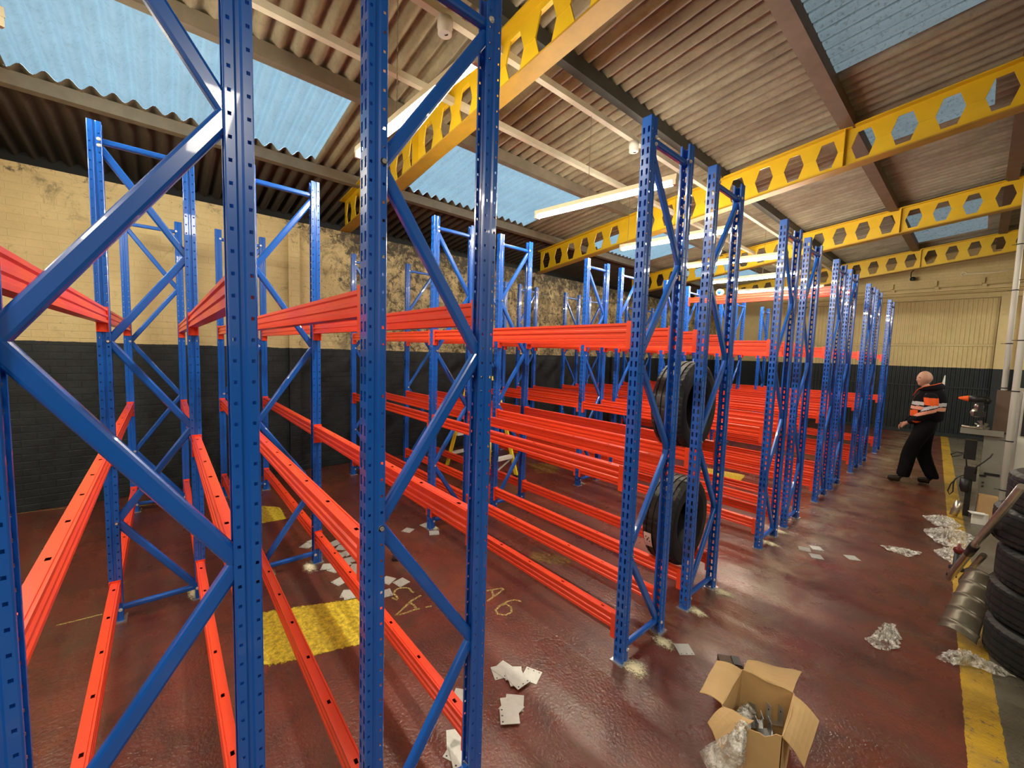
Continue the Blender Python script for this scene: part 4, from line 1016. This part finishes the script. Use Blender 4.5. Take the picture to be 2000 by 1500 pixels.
# eyes
for s in (-1, 1):
    m = MB(); m.lathe([(0, .010), (.008, .006), (.010, 0)], tuple(hc + HR @ Vector(W(.068, s * .028, .004))), HR @ Vector(W(1, 0, 0)), 10); build(m, 'eye', M['black'], man)
    m = MB(); c = hc + HR @ Vector(W(.080, s * .028, .020)); m.box(c, (.010, .028, .006), R(34)); build(m, 'eyebrow', M['brown'], man)
# trousers
N, E = [(W(-.01, 0, .96), .165, .17)], []
chain(N, E, [(W(-.01, 0, 1.06), .15, .165)], 0)
for s, kn, an in ((1, (.13, .10), (.17, .12)), (-1, (.0, -.10), (-.13, -.11))):
    chain(N, E, [(W(0.0, s * .095, .84), .115), (W((kn[0]) * .6, s * .10, .66), .100), (W(kn[0], s * .105, .48), .095), (W((kn[0] + an[0]) / 2, s * .11, .28), .088), (W(an[0], s * .115, .13), .084), (W(an[0] + .005, s * .115, .10), .082)], 0)
clothing('trousers', skin_mesh(N, E, 0, 2, 'trousers'), [M['trouser']])
# hoodie body
N, E = [(W(-.02, 0, .93), .175, .185)], []
chain(N, E, [(W(.0, 0, 1.06), .20, .20), (W(-.01, 0, 1.20), .195, .20), (W(-.03, 0, 1.33), .17, .19), (W(-.02, 0, 1.42), .125, .15), (W(.015, 0, 1.475), .08, .09)], 0)
def torso_mat(c):
    f, z = -c.x, c.z
    if abs(z - 1.235) < .026: return 1
    if abs(z - 1.168) < .026: return 2
    if f > .09 and 1.04 < z < 1.13: return 3
    if f > .10 and z > 1.26 and abs(c.y) < .03: return 3
    return 0
me = skin_mesh(N, E, 0, 4, 'hoodie'); clothing('hoodie', me, [M['cloth'], M['reflect'], M['hivis_pink'], M['hivis']], torso_mat)
# hood bunched behind the neck
m = MB(); m.tube([W(.09, .05, 1.44), W(.03, .095, 1.455), W(-.06, .085, 1.475), W(-.10, 0, 1.49), W(-.06, -.085, 1.475), W(.03, -.095, 1.455), W(.09, -.05, 1.44)], [.022, .035, .05, .062, .05, .035, .022], 12); build(m, 'hood', M['cloth'], man)
m = MB(); m.tube([W(.16, .04, 1.34), W(.115, .06, 1.44), W(.05, .12, 1.485), W(-.05, .12, 1.52), W(-.12, .03, 1.55)], .006, 6); build(m, 'hood_piping', M['hivis'], man)
# sleeves
for s, A in ((1, [W(-.02, .175, 1.41), W(-.055, .235, 1.27), W(-.05, .245, 1.13), W(.04, .20, 1.05), W(.12, .155, .975), W(.175, .09, .935)]), (-1, [W(.02, -.175, 1.41), W(.01, -.24, 1.27), W(.02, -.25, 1.13), W(.09, -.20, 1.04), W(.16, -.16, .965), W(.205, -.075, .915)])):
    N, E = [], []; chain(N, E, [(A[0], .088), (A[1], .082), (A[2], .078), (A[3], .070), (A[4], .058), (A[5], .046)])
    a1, a2, a3 = Vector(A[1]), Vector(A[2]), Vector(A[4])
    def fn(c, s=s, A=A):
        z = c.z; d = (Vector(A[4]) - Vector(A[2])); t = (c - Vector(A[2])).dot(d) / d.length_squared
        if s == 1 and 1.225 < z < 1.335 and c.y < -.20: return 3
        if z > 1.05 and z < 1.24:
            q = z + (-c.x) * .45
            if 1.150 < q < 1.198: return 1
            if 1.085 < q < 1.135: return 2
        if .62 < t < .95 and z < Vector(A[4]).z + .05 and -c.x > -.05: return 3 if c.z < A[4][2] else 0
        return 0
    clothing('sleeve', skin_mesh(N, E, 0, 4, 'sleeve'), [M['cloth'], M['reflect'], M['hivis_pink'], M['hivis']], fn)
# boots
for s, (ax_, tx, dy) in ((1, (.175, .33, .118)), (-1, (-.13, .02, .12))):
    N, E = [], []; chain(N, E, [(W(ax_ - .04, s * dy, .06), .062, .055), (W(ax_ + .04, s * dy, .06), .06, .052), (W(tx - .03, s * (dy + .01), .05), .055, .048), (W(tx + .01, s * (dy + .01), .04), .045, .038)])
    chain(N, E, [(W(ax_ - .005, s * dy, .12), .064), (W(ax_, s * dy, .22), .070)], 0)
    me = skin_mesh(N, E, 0, 2, 'boot')
    for v in me.vertices: v.co.z = max(v.co.z, .006)
    clothing('boot', me, [M['boot'], M['black']], lambda c: 1 if c.z < .022 else 0)
